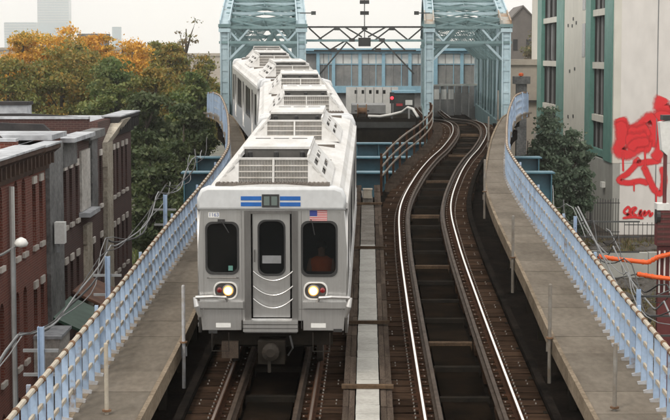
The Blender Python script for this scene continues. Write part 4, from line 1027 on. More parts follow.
# roof clutter: raised party parapets, chimney, stack with aerial
for Y, t_, x0 in ((45.5, h2, -13), (52.6, h3, -14.5), (59.5, h4, -13.5)):
    b = MB(); b.prism([(x0 - 2, Y, 4.8), (FX - .6, Y, 4.8), (FX - 1.1, Y, 5.25), (x0 + 2.5, Y, 5.35), (x0 - 2, Y, 5.3)], (0, .3, 0)); b.build('parapet', 'tar_black', t_, world=True)
for (xa, ya, w_, d_, hh, t_) in ((-12.4, 61.0, 1.3, .9, .7, h4), (-14.5, 55.0, .9, .9, 1.3, h3)):
    c_ = MB().box((xa, ya, 4.9), (xa + w_, ya + d_, 4.9 + hh)).build('chimney', 'roof_membrane', t_, world=True)
    MB().box((xa - .06, ya - .06, 4.9 + hh + .002), (xa + w_ + .06, ya + d_ + .06, 4.9 + hh + .12)).build('chimney_cap', 'tar_black', c_).location = -t_.location
an = thing('roof_aerial', (-14.6, 51.5, 4.75), 'thin rooftop aerial with crossed arms on the brick houses', 'aerial')
bar('mast', (0, 0, 0), (0, 0, 1.9), .07, .07, 'iron_dark', an, 'tube')
for z, l_ in ((1.85, .5), (1.55, .7)): bar('arm', (-l_, .02, z), (l_, .02, z), .04, .04, 'cable_grey', an, 'tube')
MB().box((-.15, -.1, .35), (.15, .12, .75)).build('box', 'lamp_white', an)
# shop awnings and boxes at the foot of the facades
def awning(Y0, Y1, z, m, label, out=1.3):
    t = thing('shop_awning', (FX, Y0, z - .6), label, 'awning')
    MB().prism([(0.01, 0, .6), (out, 0, 0), (out, 0, -.25), (out - .04, 0, -.25), (out - .04, 0, -.06), (.01, 0, .52)], (0, Y1 - Y0, 0)).build('canopy', m, t)
    for y in (.1, Y1 - Y0 - .1): bar('strut', (.01, y, -.4), (out - .06, y, -.1), .03, .03, 'iron_dark', t)
awning(46.8, 50.6, .15, 'awning_green', 'dark green shop awning below the grey stucco pier')
awning(51.0, 54.5, .25, 'awning_rust', 'rust brown shop awning below the broken stucco')
rb = thing('shop_sign_box', (FX, 44.3, -1.1), 'pale box sign low on the red brick house front', 'sign box')
MB().box((.01, 0, 0), (.7, 1.7, 1.0)).build('case', 'whitewash', rb); MB().box((.01, -.05, 1.002), (.75, 1.75, 1.08)).build('lid', 'roof_membrane', rb)
bs = MB().box((FX + .17, 46.9, 2.15), (FX + .45, 47.25, 2.75)); tb = thing('wall_box', (FX + .17, 46.9, 2.15), 'small white box fixed to the grey stucco pier', 'box')
bs.build('case', 'plate_white', tb, world=True); MB().box((FX + .22, 46.95, 1.9), (FX + .3, 47.0, 2.148)).build('conduit', 'cable_grey', tb, world=True)
# street lamp on the left
lp = at(13, 250, 34.5); sl = thing('street_lamp', (lp.x, 34.5, GZ), 'grey street lamp with small white head before the red brick houses', 'street lamp')
top = at(13, 248, 34.5).z - GZ
MB().tube([(0, 0, 0), (0, 0, top)], .05, 8, radii=[.07, .045]).build('pole', 'cable_grey', sl)
MB().tube([(-.5, 0, top - .25), (-.2, 0, top - .12), (0, 0, top), (.12, 0, top + .08)], .03, 6).build('arm', 'cable_grey', sl)
MB().lathe([(.02, .12), (.10, .08), (.15, 0), (.12, -.06), (.02, -.09)], (.17, 0, top + .10), n=12).build('lamp_head', 'lamp_white', sl, smooth=True)
MB().lathe([(.05, .1), (.14, .07), (.2, -.03), (.05, -.08)], (-.55, 0, top - .28), n=12).build('second_head', 'cable_grey', sl, smooth=True)
# telecom cables on outriggers outside the left fence
def sag_path(fo, off, Y0, Y1, z, span, sag, wob=.05):
    pts = []
    for Y in frange(Y0, Y1, .8) + [Y1]:
        f = ((Y - Y0) % span) / span; pts.append(W(fo(Y) + off + wob * math.sin(Y * .9), Y, z - sag * 4 * f * (1 - f)))
    return pts
cb = thing('cable_bundle', W(outerL(20) - .6, 20, .3), 'bundle of dark and grey cables slung outside the left fence', 'cables')
for k in range(4): MB().tube(sag_path(outerL, -.75 - .2 * k, 18, 62, 1.75 - .16 * k, 8.6 + .9 * k, .35 + .12 * k, .05 + .03 * k), .011 + .006 * (k % 3), 6).build('cable', ('cable_black', 'cable_grey')[k % 2], cb, world=True)
for Y, lab in ((27.4, 'light blue outrigger post outside the left fence nearest the camera'), (34.5, 'second light blue outrigger post outside the left fence'), (44.5, 'third light blue outrigger post outside the left fence, by the dark houses')):
    t = thing('outrigger_post', W(outerL(Y) - .55, Y, -.6), lab, 'post', 'outrigger posts outside the left fence')
    bar('upright', (0, 0, 0), (0, 0, 2.35), .10, .10, 'fence_blue', t, 'h'); bar('foot_arm', (0, 0, .05), (.55, 0, .05), .08, .08, 'fence_blue', t)
    for z in (1.55, 1.95): bar('cross_arm', (-.3, .03, z), (.28, .03, z), .05, .05, 'cable_grey', t)
cb2 = thing('cable_tangle', W(outerR(30) + .5, 30, .2), 'tangle of dark cables slung outside the right fence', 'cables')
for k in range(6): MB().tube(sag_path(outerR, .6 + .3 * k, 24 + k, 50 - k, 1.5 - .2 * k, 5.3 + .9 * k, .5 + .1 * k, .12), .010 + .004 * (k % 3), 6).build('cable', ('cable_grey', 'cable_black')[k % 2], cb2, world=True)
bar('stay', W(outerR(41) + .3, 41, 1.9), W(outerR(37) + .9, 37, .3), .04, .04, 'cable_grey', cb2, 'tube', world=True)

for Y, lab in ((26.5, 'cable bracket outside the right fence nearest the camera'), (33.5, 'second cable bracket outside the right fence'), (44.0, 'third cable bracket outside the right fence where the sleeved lines end')):
    t = thing('cable_bracket', W(outerR(Y) + .62, Y, -.6), lab, 'bracket', 'cable brackets outside the right fence')
    bar('upright', (0, 0, 0), (0, 0, 1.85), .08, .08, 'fence_blue', t, 'h'); bar('foot_arm', (-.75, 0, .1), (0, 0, .1), .08, .08, 'fence_blue', t)
    for z in (.9, 1.3, 1.7): bar('cross_arm', (-.1, .05, z), (1.7, .05, z), .04, .04, 'iron_dark', t)

# ================================================================== right: loft building, lot, fence, pole
BX, BYc = 17.6, 107.0
lb = thing('loft_building', (BX, BYc, GZ), 'tall pale panel building with green window bays and red graffiti', 'building')
hd = math.radians(1.0); ZT = 17.0
def fy(u): return BX * F / (u - 335)           # facade pixel column -> distance along the street side
def fz(v): return CAMZ + (HORIZON - v) * BYc / F
base_t = fz(163)
far = fy(536)
MB().box((BX + .5, BYc + .5, GZ), (BX + 24, far + 8, ZT - .2)).build('core', 'curtain_grey', lb, world=True)
MB().box((BX + .452, BYc, base_t + .02), (BX + 24, BYc + .45, ZT)).build('end_wall', 'grey_panel', lb, world=True)
for u in (657,):
    x = at(u, 100, BYc).x; MB().box((x - .03, BYc - .012, GZ), (x + .03, BYc - .001, ZT)).build('seam', 'curtain_grey', lb, world=True)
MB().box((BX + .482, BYc + .003, GZ), (BX + 24, BYc + .45, base_t)).build('end_wall_base', 'grey_panel', lb, world=True)
# street side, from the corner back
def fside(n, ya, yb, za, zb, m, x0=0.0, x1=.45): return MB().box((BX + x0, ya, za), (BX + x1, yb, zb)).build(n, m, lb, world=True)
Yc0 = BYc
fside('corner_panel', Yc0, fy(612), base_t, ZT, 'cream_panel')
fside('panel', fy(585), fy(563), base_t, ZT, 'cream_panel')
for za in np.arange(base_t + 3.4, ZT, 3.45):
    pass
fl_z = [fz(v) for v in (158, 122, 66, 10, -46, -102)]
for (ua, ub) in ((612, 604), (590, 585), (563, 556), (541, 537)):
    fside('window_pier', fy(ua) + .01, fy(ub) - .01, base_t, ZT, 'teal_trim', -.06, .4)
for (ua, ub) in ((604, 590), (556, 541)):
    ya, yb = fy(ua), fy(ub)
    for i, z in enumerate(fl_z):
        fside('spandrel', ya, yb, z - .22, z + .22, 'cream_panel' if i > 0 else 'teal_trim', .10, .5)
        if i + 1 < len(fl_z):
            zt_ = fl_z[i + 1] - .225
            wn = fside('window', ya, yb, z + .225, zt_, 'window_dark', .36, .4)
            nm = 6
            for k in range(nm + 1):
                y = ya + .06 + (yb - ya - .12) * k / nm
                MB().box((BX + .24, y - .035, z + .226), (BX + .355, y + .035, zt_ - .001)).build('mullion', 'curtain_grey' if k % 2 else 'iron_black', wn).location = -lb.location
            for f, k in ((.15, 0), (.52, 1), (.75, 2)):
                if (i + k) % 2: MB().box((BX + .345, ya + (yb-ya)*f, z + .3), (BX + .358, ya + (yb-ya)*(f + .13), zt_ - .1)).build('blind', 'curtain_grey', wn).location = -lb.location
for (ua, va, vb) in ((581, 57, 20), (581, 5, -20)):
    fside('slit_window', fy(ua + 3), fy(ua), fz(va), fz(vb), 'window_dark', -.02, .02)
for u, v in ((572, 13), (567, 20), (571, 21), (575, 18), (569, 74), (574, 71), (568, 128), (573, 126)):
    fside('vent', fy(u) - .25, fy(u) + .25, fz(v) - .12, fz(v) + .12, 'iron_dark', -.03, .02)
fside('base_wall', BYc, far + 8, GZ, base_t - .02, 'base_concrete', .02, .48)
for u, v in ((605, 187), (566, 205)):
    wl = fside('wall_lamp', fy(u) - .35, fy(u) + .35, fz(v) - .25, fz(v) + .1, 'lamp_white', -.22, .018)
fside('spandrel_far', fy(541), far + 8, base_t, ZT, 'cream_panel', .47, .49)
# graffiti: sprayed ribbons with feathered edges
gm = bpy.data.materials.new('graffiti_red'); gm.use_nodes = True
n = gm.node_tree; b_ = n.nodes['Principled BSDF']; b_.inputs['Base Color'].default_value = (.66, .014, .02, 1); b_.inputs['Roughness'].default_value = .6
atn = n.nodes.new('ShaderNodeAttribute'); atn.attribute_name = 'spray'
ge = n.nodes.new('ShaderNodeNewGeometry'); nz = n.nodes.new('ShaderNodeTexNoise'); nz.inputs['Scale'].default_value = 5; nz.inputs['Detail'].default_value = 6
n.links.new(ge.outputs['Position'], nz.inputs['Vector'])
ad = n.nodes.new('ShaderNodeMath'); ad.operation = 'MULTIPLY_ADD'; ad.inputs[1].default_value = .5; n.links.new(nz.outputs['Fac'], ad.inputs[0]); n.links.new(atn.outputs['Fac'], ad.inputs[2])
mr = n.nodes.new('ShaderNodeMapRange'); mr.inputs['From Min'].default_value = .34; mr.inputs['From Max'].default_value = .95; n.links.new(ad.outputs['Value'], mr.inputs['Value'])
n.links.new(mr.outputs['Result'], b_.inputs['Alpha']); MATS['graffiti_red'] = gm
def stroke(pts, w_, k):
    P = [at(u, v, BYc) for u, v in pts]; Q = []
    for i in range(len(P) - 1):                                  # smooth the line
        p0, p1, p2, p3 = P[max(i-1, 0)], P[i], P[i+1], P[min(i+2, len(P)-1)]
        for s_ in range(6):
            t_ = s_ / 6; Q.append(.5 * ((2*p1) + (p2-p0)*t_ + (2*p0-5*p1+4*p2-p3)*t_*t_ + (3*p1-p0-3*p2+p3)*t_**3))
    Q.append(P[-1]); vs = []; fs = []; at_ = []
    for i, q in enumerate(Q):
        tn = (Q[min(i+1, len(Q)-1)] - Q[max(i-1, 0)]).normalized(); nr = Vector((-tn.z, 0, tn.x)); y = BYc - .006 - .0015 * k
        endf = min(1, min(i, len(Q)-1-i) / 2 + .15)
        for o_, a_ in ((-1.45, 0), (-.35, 1), (0, 1.1), (.35, 1), (1.45, 0)):
            vs.append((q.x + nr.x * o_ * w_ / 2, y, q.z + nr.z * o_ * w_ / 2)); at_.append(a_ * endf)
    for i in range(len(Q) - 1):
        for j_ in range(4): fs.append((i*5+j_, i*5+j_+1, (i+1)*5+j_+1, (i+1)*5+j_))
    me = bpy.data.meshes.new('graffiti_stroke'); me.from_pydata([tuple(Vector(v) - lb.location) for v in vs], [], fs); me.materials.append(gm)
    A_ = me.attributes.new('spray', 'FLOAT', 'POINT'); A_.data.foreach_set('value', at_)
    obj('graffiti_stroke', me, lb)
big = [[(620, 117), (624, 128), (630, 131), (640, 127), (651, 118), (654, 130), (651, 148)], [(621, 120), (622, 140), (619, 150), (628, 153), (640, 146), (652, 148)],
       [(627, 133), (640, 133), (649, 128)], [(625, 140), (637, 140), (648, 138)], [(630, 150), (636, 143), (650, 142)], [(640, 158), (636, 163), (648, 162), (662, 160)],
       [(637, 163), (628, 173), (619, 180), (628, 183), (640, 181), (649, 184)], [(643, 165), (648, 176), (654, 189), (661, 193), (664, 180), (662, 166)],
       [(664, 97), (661, 106), (669, 112), (676, 108)], [(657, 119), (662, 116), (672, 120)], [(654, 160), (660, 150), (664, 135)], [(623, 150), (623, 163), (623.2, 172)], [(645, 147), (645, 158), (645.2, 170)], [(634, 182), (634, 192)], [(656, 190), (656.2, 204)]]
wid = [.75, .8, .9, .9, .6, .4, .36, .4, .9, .8, .7, .12, .12, .1, .1]
for k, (s_, w_) in enumerate(zip(big, wid)): stroke(s_, w_, k)
for k, s_ in enumerate(([(626, 216), (630, 211), (628, 207), (624, 212), (631, 216)], [(631, 217), (632, 209), (636, 208), (633, 213), (637, 216)], [(638, 216), (641, 210), (640, 217), (645, 211), (644, 217)], [(645, 216), (649, 211), (650, 216), (653, 212)], [(622, 218), (634, 217), (644, 218.5)])):
    stroke(s_, .16, 16 + k)
# black iron fence before the building's base
ifn = thing('iron_fence', (BX - 5.5, 103, GZ), 'black iron paling fence in front of the pale building', 'fence')
xa, xb = at(556, 0, 104).x, BX + .0
for z in (.5, 2.3): bar('rail', Vector((xa, 104, GZ + z)), Vector((xb, 104, GZ + z)), .05, .05, 'iron_black', ifn, world=True)
for x in np.arange(xa, xb, .16): bar('paling', (x, 104, GZ), (x, 104, GZ + 2.55 + .05 * math.sin(x * 7)), .035, .035, 'iron_black', ifn, world=True)
for x in np.arange(xa, xb + .1, 2.3): bar('post', (x, 104.06, GZ), (x, 104.06, GZ + 2.75), .1, .1, 'iron_black', ifn, world=True)
ifn2 = thing('low_iron_fence', (BX, 103, GZ), 'low dark railing along the foot of the graffiti wall', 'fence')
for z in (.3, 1.0): bar('rail', Vector((xb + .2, 103.4, GZ + z)), Vector((xb + 12, 103.4, GZ + z)), .05, .05, 'iron_black', ifn2, world=True)
for x in np.arange(xb + .2, xb + 12, .28): bar('paling', (x, 103.4, GZ), (x, 103.4, GZ + 1.15), .035, .035, 'iron_black', ifn2, world=True)
rw = thing('retaining_wall', (12, 96, GZ), 'weathered low concrete wall across the vacant lot', 'wall')
for k in range(9):
    x = 10.9 + k * 2.4; MB().box((x, 84, GZ), (x + 2.37, 84.4, GZ + 1.5 + random.uniform(-.12, .12))).build('block', 'base_concrete', rw, world=True)
MB().box((10.9, 83.9, GZ), (32, 83.99, GZ + .3)).build('footing', 'rubble', rw, world=True)
def rock(r_):
    bm = bmesh.new(); bmesh.ops.create_icosphere(bm, subdivisions=1, radius=r_)
    for v in bm.verts: v.co *= random.uniform(.65, 1.15); v.co.z *= .6
    me = bpy.data.meshes.new('rubble'); bm.to_mesh(me); bm.free(); return me
b = MB()
for k in range(1300):
    me = rock(random.choice((.15, .25, .4, .7)) * random.uniform(.6, 1.2)); x, y = random.uniform(9.5, 24), random.uniform(55, 101)
    if 83.5 < y < 84.8: continue
    b.add([(v.co.x + x, v.co.y + y, v.co.z + GZ + .05) for v in me.vertices], [tuple(p.vertices) for p in me.polygons]); bpy.data.meshes.remove(me)
tag(b.build('rubble', 'rubble'), 'heaps of grey rubble and broken stone on the vacant lot', 'rubble', kind='stuff')
# maroon utility mast with white lantern, orange line sleeves
mp_ = at(664.5, 200, 46); ut = thing('utility_mast', (mp_.x, 46, GZ), 'maroon mast with white lantern heads at the right edge', 'mast')
zt_ = lambda v: at(664, v, 46).z - GZ
bar('pole', (0, 0, 0), (0, 0, zt_(125)), .11, .11, 'maroon', ut, 'tube')
MB().prism([(-.20, 0, zt_(122)), (.24, 0, zt_(119)), (.26, 0, zt_(135)), (.02, 0, zt_(155)), (-.12, 0, zt_(150))], (0, .35, 0)).build('lantern', 'lamp_white', ut).location = (0, -.17, 0)
MB().box((-.12, -.2, zt_(120)), (.26, .2, zt_(115))).build('lantern_cap', 'rubber', ut)
MB().box((-.22, -.22, zt_(245)), (.34, .2, zt_(210))).build('shutter_box', 'maroon', ut)
for k in range(7): MB().box((-.225, -.235, zt_(244 - k*5)), (.345, -.221, zt_(243 - k*5) + .03)).build('slat', 'brick_dark', ut)
MB().box((-.24, -.24, zt_(209.5)), (.1, .22, zt_(203))).build('white_head', 'lamp_white', ut)
MB().lathe([(.2, -.05), (.2, .05)], (-.2, -.1, zt_(216)), n=16, ax='x').build('round_meter', 'rubber', ut)
MB().box((-.16, -.1, 0), (.34, .12, zt_(246))).build('lower_casing', 'maroon', ut)
for dx in (-.14, .0, .16): bar('conduit', (dx, -.16, zt_(292)), (dx, -.16, zt_(250)), .05, .05, 'lamp_white', ut, 'tube')
def sleeve(pts, label):
    t = thing('line_sleeve', pts[0], label, 'cable sleeve'); MB().tube(pts, .062, 10).build('sleeve', 'orange_sleeve', t, world=True, smooth=False)
    for i in range(len(pts) - 1):
        for f in (.15, .5, .85):
            p = pts[i].lerp(pts[i+1], f); d = (pts[i+1] - pts[i]).normalized() * .02
            MB().tube([p - d, p + d], .075, 10).build('collar', 'orange_sleeve', t, world=True)
    MB().tube([W(outerR(44) + .62, 44, .95), pts[0] + Vector((-.9, -.4, -.12)), pts[0]], .018, 6).build('wire', 'cable_black', t, world=True)
sleeve([at(598, 256.5, 46), at(615, 259, 46), at(648, 262.5, 45.9), at(658, 257, 45.8), at(690, 249, 45.6)], 'upper bent orange insulating sleeve on an overhead line')
sleeve([at(637, 274, 45.7), at(655, 277, 45.7), at(690, 281, 45.6)], 'lower short orange insulating sleeve on an overhead line')
# ================================================================== far buildings
def far_box(name, u0, u1, v_top, Y, m, label, cat='building', dep=None, gable=False):
    a, b = at(u0, v_top, Y), at(u1, v_top, Y); t = thing(name, (a.x, Y, GZ), label, cat); d = dep or (b.x - a.x) * 1.2; w_ = b.x - a.x; H = a.z - GZ
    if gable:
        he = H - w_ * .52; MB().prism([(0, 0, 0), (w_, 0, 0), (w_, 0, he), (w_ * .5, 0, H), (0, 0, he)], (0, d, 0)).build('wall', m, t)
        for s in (0, 1):
            x0 = s * w_; b_ = MB(); o_ = .3 * (1 if s else -1)
            b_.hexa([(x0 + o_, -.3, he - .25), (w_*.5, -.3, H + .02), (w_*.5, d + .3, H + .02), (x0 + o_, d + .3, he - .25)], [(x0 + o_, -.3, he), (w_*.5, -.3, H + .3), (w_*.5, d + .3, H + .3), (x0 + o_, d + .3, he)]); b_.build('roof', 'gable_slate', t)
    else:
        MB().box((0, 0, 0), (w_, d, H)).build('wall', m, t); MB().box((-.2, -.2, H + .002), (w_ + .2, d + .2, H + .5)).build('parapet', m, t)
    return t, w_, H
t, w_, H = far_box('glass_tower', 36.5, 68, -40, 4000, 'tower_glass', 'tall hazy blue glass skyscraper above the trees', 'tower', dep=40)
for k in range(0, 24): bar('floor_band', (-.02, -.3, H - 6 - k * 6), (w_ + .02, -.3, H - 6 - k * 6), .5, .9, 'platform_white', t)
t, w_, H = far_box('glass_tower', 4, 36, 22.5, 3800, 'tower_glass', 'lower hazy blue tower left of the tall skyscraper', 'tower', dep=40)
for k in range(0, 8): bar('floor_band', (-.02, -.3, H - 5 - k * 6), (w_ + .02, -.3, H - 5 - k * 6), .5, .9, 'platform_white', t)
t, w_, H = far_box('glass_tower', 112, 121, 27, 3600, 'tower_glass', 'slim hazy tower behind the middle of the trees', 'tower', dep=10)
for k, (u0, u1, v, Y, m, lab) in enumerate(((-12, 30, 50, 330, 'beige_wall', 'pale far building left of the orange trees'), (78, 105, 36, 360, 'stucco_grey', 'grey far building topmost over the orange trees'), (104, 140, 50, 340, 'beige_wall', 'beige far building over the orange trees'),
        (140, 182, 54, 320, 'stucco_grey', 'grey low far building near the left bridge'), (180, 226, 56, 300, 'beige_wall', 'pale low far building just left of the left bridge'), (30, 78, 52, 350, 'stucco_grey', 'grey far building behind the orange trees'))):
    t, w_, H = far_box('far_building', u0, u1, v, Y, m, lab)
    for i in range(int(w_ / 2.2)):
        for j_ in range(3): MB().box((.8 + i * 2.2, -.06, H - 2.6 - j_ * 3.2), (1.7 + i * 2.2, -.002, H - 1.0 - j_ * 3.2)).build('window', 'window_dark', t)
t, w_, H = far_box('gabled_hall', 500, 546, 7, 260, 'gable_slate', 'dark gabled hall rising behind the right bridge', gable=True, dep=14)
for x in (2.4, 4.4): MB().box((x - .35, -.08, H - 6.6), (x + .35, -.002, H - 4.9)).build('window', 'window_dark', t)
t, w_, H = far_box('beige_block', 505, 545, 65, 150, 'beige_wall', 'low beige block beyond the right fence')
MB().box((-.1, -.3, H - 3.3), (w_ + .1, -.002, H - 3.1)).build('cornice_line', 'tar_black', t)
t, w_, H = far_box('platform_end_hut', 517, 527, 84, 112, 'stucco_grey', 'small grey hut at the end of the right walkway', 'hut')
MB().lathe([(.02, 0), (.16, .05), (.16, .2), (.02, .25)], (.25, -.1, H + .5), n=10).build('yellow_lamp', 'orange_sleeve', t)

# ================================================================== trees
def leaf_material(name, cols):
    m = bpy.data.materials.new(name); m.use_nodes = True; n = m.node_tree; b = n.nodes['Principled BSDF']; b.inputs['Roughness'].default_value = .65
    at_ = n.nodes.new('ShaderNodeAttribute'); at_.attribute_name = 'tint'; r = n.nodes.new('ShaderNodeValToRGB')
    e = r.color_ramp.elements; e[0].position = 0; e[0].color = (*cols[0], 1); e[1].position = 1; e[1].color = (*cols[-1], 1)
    for i, c in enumerate(cols[1:-1]): x = e.new((i + 1) / (len(cols) - 1)); x.color = (*c, 1)
    n.links.new(at_.outputs['Fac'], r.inputs['Fac']); n.links.new(r.outputs['Color'], b.inputs['Base Color'])
    tr = n.nodes.new('ShaderNodeBsdfTranslucent'); n.links.new(r.outputs['Color'], tr.inputs['Color']); ms = n.nodes.new('ShaderNodeMixShader'); ms.inputs['Fac'].default_value = .3
    out = n.nodes['Material Output']; n.links.new(b.outputs['BSDF'], ms.inputs[1]); n.links.new(tr.outputs['BSDF'], ms.inputs[2]); n.links.new(ms.outputs['Shader'], out.inputs['Surface'])
    MATS[name] = m
leaf_material('leaf_orange', [(0.365, 0.182, 0.027), (0.621, 0.311, 0.036), (0.767, 0.438, 0.055), (0.402, 0.274, 0.046), (0.182, 0.201, 0.036)])
leaf_material('leaf_mixed', [(.11, .135, .03), (.15, .165, .035), (.21, .19, .04), (.36, .22, .04), (.13, .145, .035)])
leaf_material('leaf_green', [(.062, .105, .025), (.09, .14, .034), (.125, .165, .045), (.18, .19, .05), (.075, .115, .028)])
leaf_material('leaf_dark', [(.034, .056, .018), (.048, .075, .025), (.065, .093, .032), (.095, .115, .04), (.04, .063, .022)])
leaf_material('leaf_grey', [(0.048, 0.078, 0.048), (0.066, 0.103, 0.066), (0.095, 0.138, 0.086), (0.129, 0.172, 0.114), (0.052, 0.083, 0.052)])
leaf_material('leaf_brown', [(0.121, 0.086, 0.044), (0.172, 0.129, 0.052), (0.086, 0.103, 0.034), (0.207, 0.155, 0.069)])
def tree(x, y, height, rx, m, label, n_leaf=6000, leaf=.25, clumps=80, low=.12, ry=None, group='trees beyond the brick houses', sparse=False, conic=0.0, z0=GZ):
    t = thing('tree', (x, y, z0), label, 'tree', group)
    ry = ry or rx; rng = RNG; cz = height * (.5 + low / 2); rz = height * (.5 - low / 2)
    C = rng.normal(size=(clumps, 3)); C /= np.linalg.norm(C, axis=1)[:, None]; rad = rng.uniform(.25, 1, clumps) ** .5
    C = C * rad[:, None]
    if conic: C[:, :2] *= (1 - conic * (C[:, 2:3] * .5 + .5))
    cen = C * np.array([rx, ry, rz]) * .86 + np.array([0, 0, cz]); cr = rng.uniform(.20, .42, clumps) * min(rx, rz) * (.7 if sparse else 1)
    k = rng.integers(0, clumps, n_leaf); d = rng.normal(size=(n_leaf, 3)); d /= np.linalg.norm(d, axis=1)[:, None]
    d[:, 2] = np.where(rng.random(n_leaf) < .7, np.abs(d[:, 2]), d[:, 2]) * .75
    p = cen[k] + d * np.array([1, 1, .8]) * (cr[k] * np.clip(rng.normal(.78, .34, n_leaf), .08, 1.75))[:, None]
    p[:, 2] = np.maximum(p[:, 2], .15)
    a = rng.normal(size=(n_leaf, 3)); a /= np.linalg.norm(a, axis=1)[:, None]; b = np.cross(a, rng.normal(size=(n_leaf, 3))); b /= np.linalg.norm(b, axis=1)[:, None]
    s = (.45 + rng.gamma(2.2, .22, n_leaf))[:, None] * leaf
    V_ = np.stack([p - a*s*.5, p + b*s*.32, p + a*s*.5, p - b*s*.32], axis=1).reshape(-1, 3)
    me = bpy.data.meshes.new('crown'); me.vertices.add(len(V_)); me.vertices.foreach_set('co', V_.ravel().astype(np.float32))
    me.loops.add(len(V_)); me.loops.foreach_set('vertex_index', np.arange(len(V_), dtype=np.int32))
    me.polygons.add(n_leaf); me.polygons.foreach_set('loop_start', np.arange(0, len(V_), 4, dtype=np.int32)); me.polygons.foreach_set('loop_total', np.full(n_leaf, 4, dtype=np.int32))
    tint = np.clip(rng.random(clumps)[k] * .6 + rng.random(n_leaf) * .55 - .08, 0, 1)
    A_ = me.attributes.new('tint', 'FLOAT', 'POINT'); A_.data.foreach_set('value', np.repeat(tint, 4).astype(np.float32))
    me.update(calc_edges=True); me.validate(); me.materials.append(MATS[m]); obj('crown', me, t)
    b_ = MB(); r0 = height * .018 + .05
    b_.tube([(0, 0, 0), (.05 * rx, 0, height * .3), (-.04 * rx, .05, height * .6), (0, 0, height * .86)], r0, 7, radii=[r0, r0 * .8, r0 * .5, r0 * .15])
    for i in range(16 if sparse else 11):
        c = cen[i % clumps]; zz = min(height * .75, max(height * .15, c[2] - height * .18)); b_.tube([(0, 0, zz), (c[0] * .5, c[1] * .5, (zz + c[2]) / 2 + .2), tuple(c)], r0 * .3, 5, radii=[r0 * .42, r0 * .25, r0 * .06])
    b_.build('trunk', 'trunk_bark', t, smooth=True)
    return t
def tree_at(u, v_top, Y, width_px, m, label, **k):
    c = at(u, v_top, Y); return tree(c.x, Y, c.z - GZ, width_px / 2 * Y / F, m, label, **k)
tree_at(-4, 37, 165, 60, 'leaf_orange', 'orange tree at the far left edge behind the others', n_leaf=16000)
tree_at(50, 11, 168, 74, 'leaf_orange', 'tallest golden orange tree under the tall skyscraper', n_leaf=26000, clumps=70)
tree_at(22, 27, 160, 50, 'leaf_orange', 'rounded orange tree left of the tallest golden tree', n_leaf=18000)
tree_at(93, 20, 170, 58, 'leaf_orange', 'spiky topped orange tree right of the tallest golden tree', n_leaf=18000)
tree_at(132, 32, 165, 56, 'leaf_orange', 'orange and olive tree in the middle of the back row', n_leaf=18000)
tree_at(170, 35, 160, 50, 'leaf_mixed', 'olive tree turning orange before the left bridge', n_leaf=16000)
tree_at(186, 6, 172, 52, 'leaf_brown', 'nearly bare tree with sparse leaves left of the left bridge', n_leaf=900, sparse=True, clumps=30)
tree_at(205, 51, 150, 36, 'leaf_mixed', 'thin olive tree touching the left bridge', n_leaf=7000, sparse=True)
tree_at(8, 49, 132, 80, 'leaf_mixed', 'yellow green tree behind the nearest roofs', n_leaf=22000, clumps=60)
tree_at(62, 43, 134, 76, 'leaf_mixed', 'broad yellow green tree in the middle row', n_leaf=24000, clumps=60)
tree_at(112, 49, 130, 70, 'leaf_green', 'green tree in the middle row with dark hollows', n_leaf=22000, clumps=60)
tree_at(156, 53, 128, 64, 'leaf_mixed', 'green and ochre tree in the middle row near the fence', n_leaf=22000, clumps=60)
tree_at(192, 65, 122, 52, 'leaf_green', 'green tree just left of the far end of the left fence', n_leaf=18000)
tree_at(100, 88, 112, 66, 'leaf_green', 'dark green tree above the last brick house', n_leaf=22000, clumps=55, low=.02)
tree_at(146, 84, 106, 68, 'leaf_dark', 'largest dark green tree right of the last brick house', n_leaf=28000, clumps=70, low=.0)
tree_at(184, 98, 100, 60, 'leaf_dark', 'dark green tree beside the blue bearing girder', n_leaf=24000, clumps=60, low=.0)
tree_at(122, 30, 168, 60, 'leaf_orange', 'second golden tree right of the spiky one', n_leaf=16000)
tree_at(158, 34, 170, 54, 'leaf_mixed', 'olive and gold tree behind the nearly bare tree', n_leaf=15000)
tree_at(76, 30, 158, 60, 'leaf_mixed', 'olive gold tree filling the gap below the spiky orange tree', n_leaf=15000)
tree_at(205, 48, 165, 44, 'leaf_mixed', 'olive tree against the left column of the left bridge', n_leaf=12000)
tree_at(150, 140, 92, 60, 'leaf_dark', 'dark bush below the largest dark green tree', n_leaf=18000, clumps=50, low=-.1)
tree_at(196, 150, 90, 50, 'leaf_dark', 'dark bush at the foot of the left bend', n_leaf=16000, clumps=50, low=-.1)
tree_at(30, 92, 110, 70, 'leaf_green', 'green tree behind the nearest brick roofs', n_leaf=18000, low=.1)
GR = 'trees right of the viaduct'
tree_at(550, 100, 97, 56, 'leaf_grey', 'grey green conical tree beside the right fence', n_leaf=18000, leaf=.2, clumps=120, low=.0, conic=.55, group=GR)
tree_at(572, 118, 98, 48, 'leaf_grey', 'grey green bushy tree against the pale building', n_leaf=14000, leaf=.2, clumps=100, low=.0, group=GR)
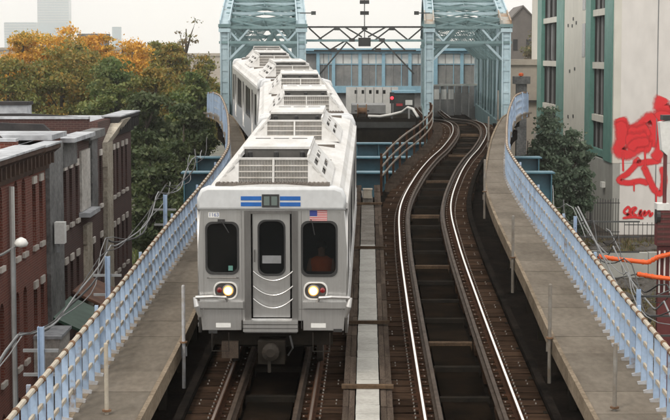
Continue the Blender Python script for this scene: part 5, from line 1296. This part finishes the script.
tree_at(528, 123, 99, 26, 'leaf_grey', 'small grey green shrub behind the right fence bend', n_leaf=7000, leaf=.2, clumps=30, low=.0, group=GR)
tree_at(537, 24, 235, 32, 'leaf_brown', 'brownish tree in front of the dark gabled hall', n_leaf=6000, leaf=.35, group=GR)
tree_at(545, 184, 93, 30, 'leaf_dark', 'low dark bush before the black iron fence', n_leaf=8000, clumps=30, low=-.2, group=GR)
# grass verge under the left trees, weeds on the right lot
def weeds(name, n, x0, x1, y0, y1, h, m, label):
    p = np.stack([RNG.uniform(x0, x1, n), RNG.uniform(y0, y1, n), np.full(n, GZ + .01)], 1); a = RNG.uniform(0, 6.28, n); hh = RNG.uniform(.3, 1, n) * h
    dx = np.stack([np.cos(a), np.sin(a), np.zeros(n)], 1) * .05; tip = p + np.stack([np.cos(a + 1) * .15, np.sin(a + 1) * .15, hh], 1)
    V_ = np.stack([p - dx, p + dx, tip], 1).reshape(-1, 3); me = bpy.data.meshes.new(name); me.from_pydata(V_.tolist(), [], np.arange(len(V_)).reshape(-1, 3).tolist())
    A_ = me.attributes.new('tint', 'FLOAT', 'POINT'); A_.data.foreach_set('value', np.repeat(RNG.random(n), 3).astype(np.float32)); me.materials.append(MATS[m])
    tag(obj(name, me), label, 'grass', kind='stuff')
weeds('grass', 14000, -22, -6, 70, 105, .45, 'leaf_green', 'rough grass verge below the left trees')
weeds('weeds', 20000, 9, 26, 56, 103, .4, 'leaf_brown', 'dry brown weeds on the vacant lot')

# ================================================================== the hazy air
hz = bpy.data.materials.new('haze'); hz.use_nodes = True; n = hz.node_tree; n.nodes.clear()
o_ = n.nodes.new('ShaderNodeOutputMaterial'); v_ = n.nodes.new('ShaderNodeVolumePrincipled'); v_.inputs['Density'].default_value = .00028; v_.inputs['Color'].default_value = (1, .985, .96, 1); v_.inputs['Anisotropy'].default_value = .7
n.links.new(v_.outputs['Volume'], o_.inputs['Volume']); MATS['haze'] = hz
hb = MB().box((-2450, -350, GZ - 1.2), (2450, 2*ext - 250, 270)).build('haze', 'haze'); tag(hb, kind='stuff'); hb['label'] = 'thin pale haze in the air'
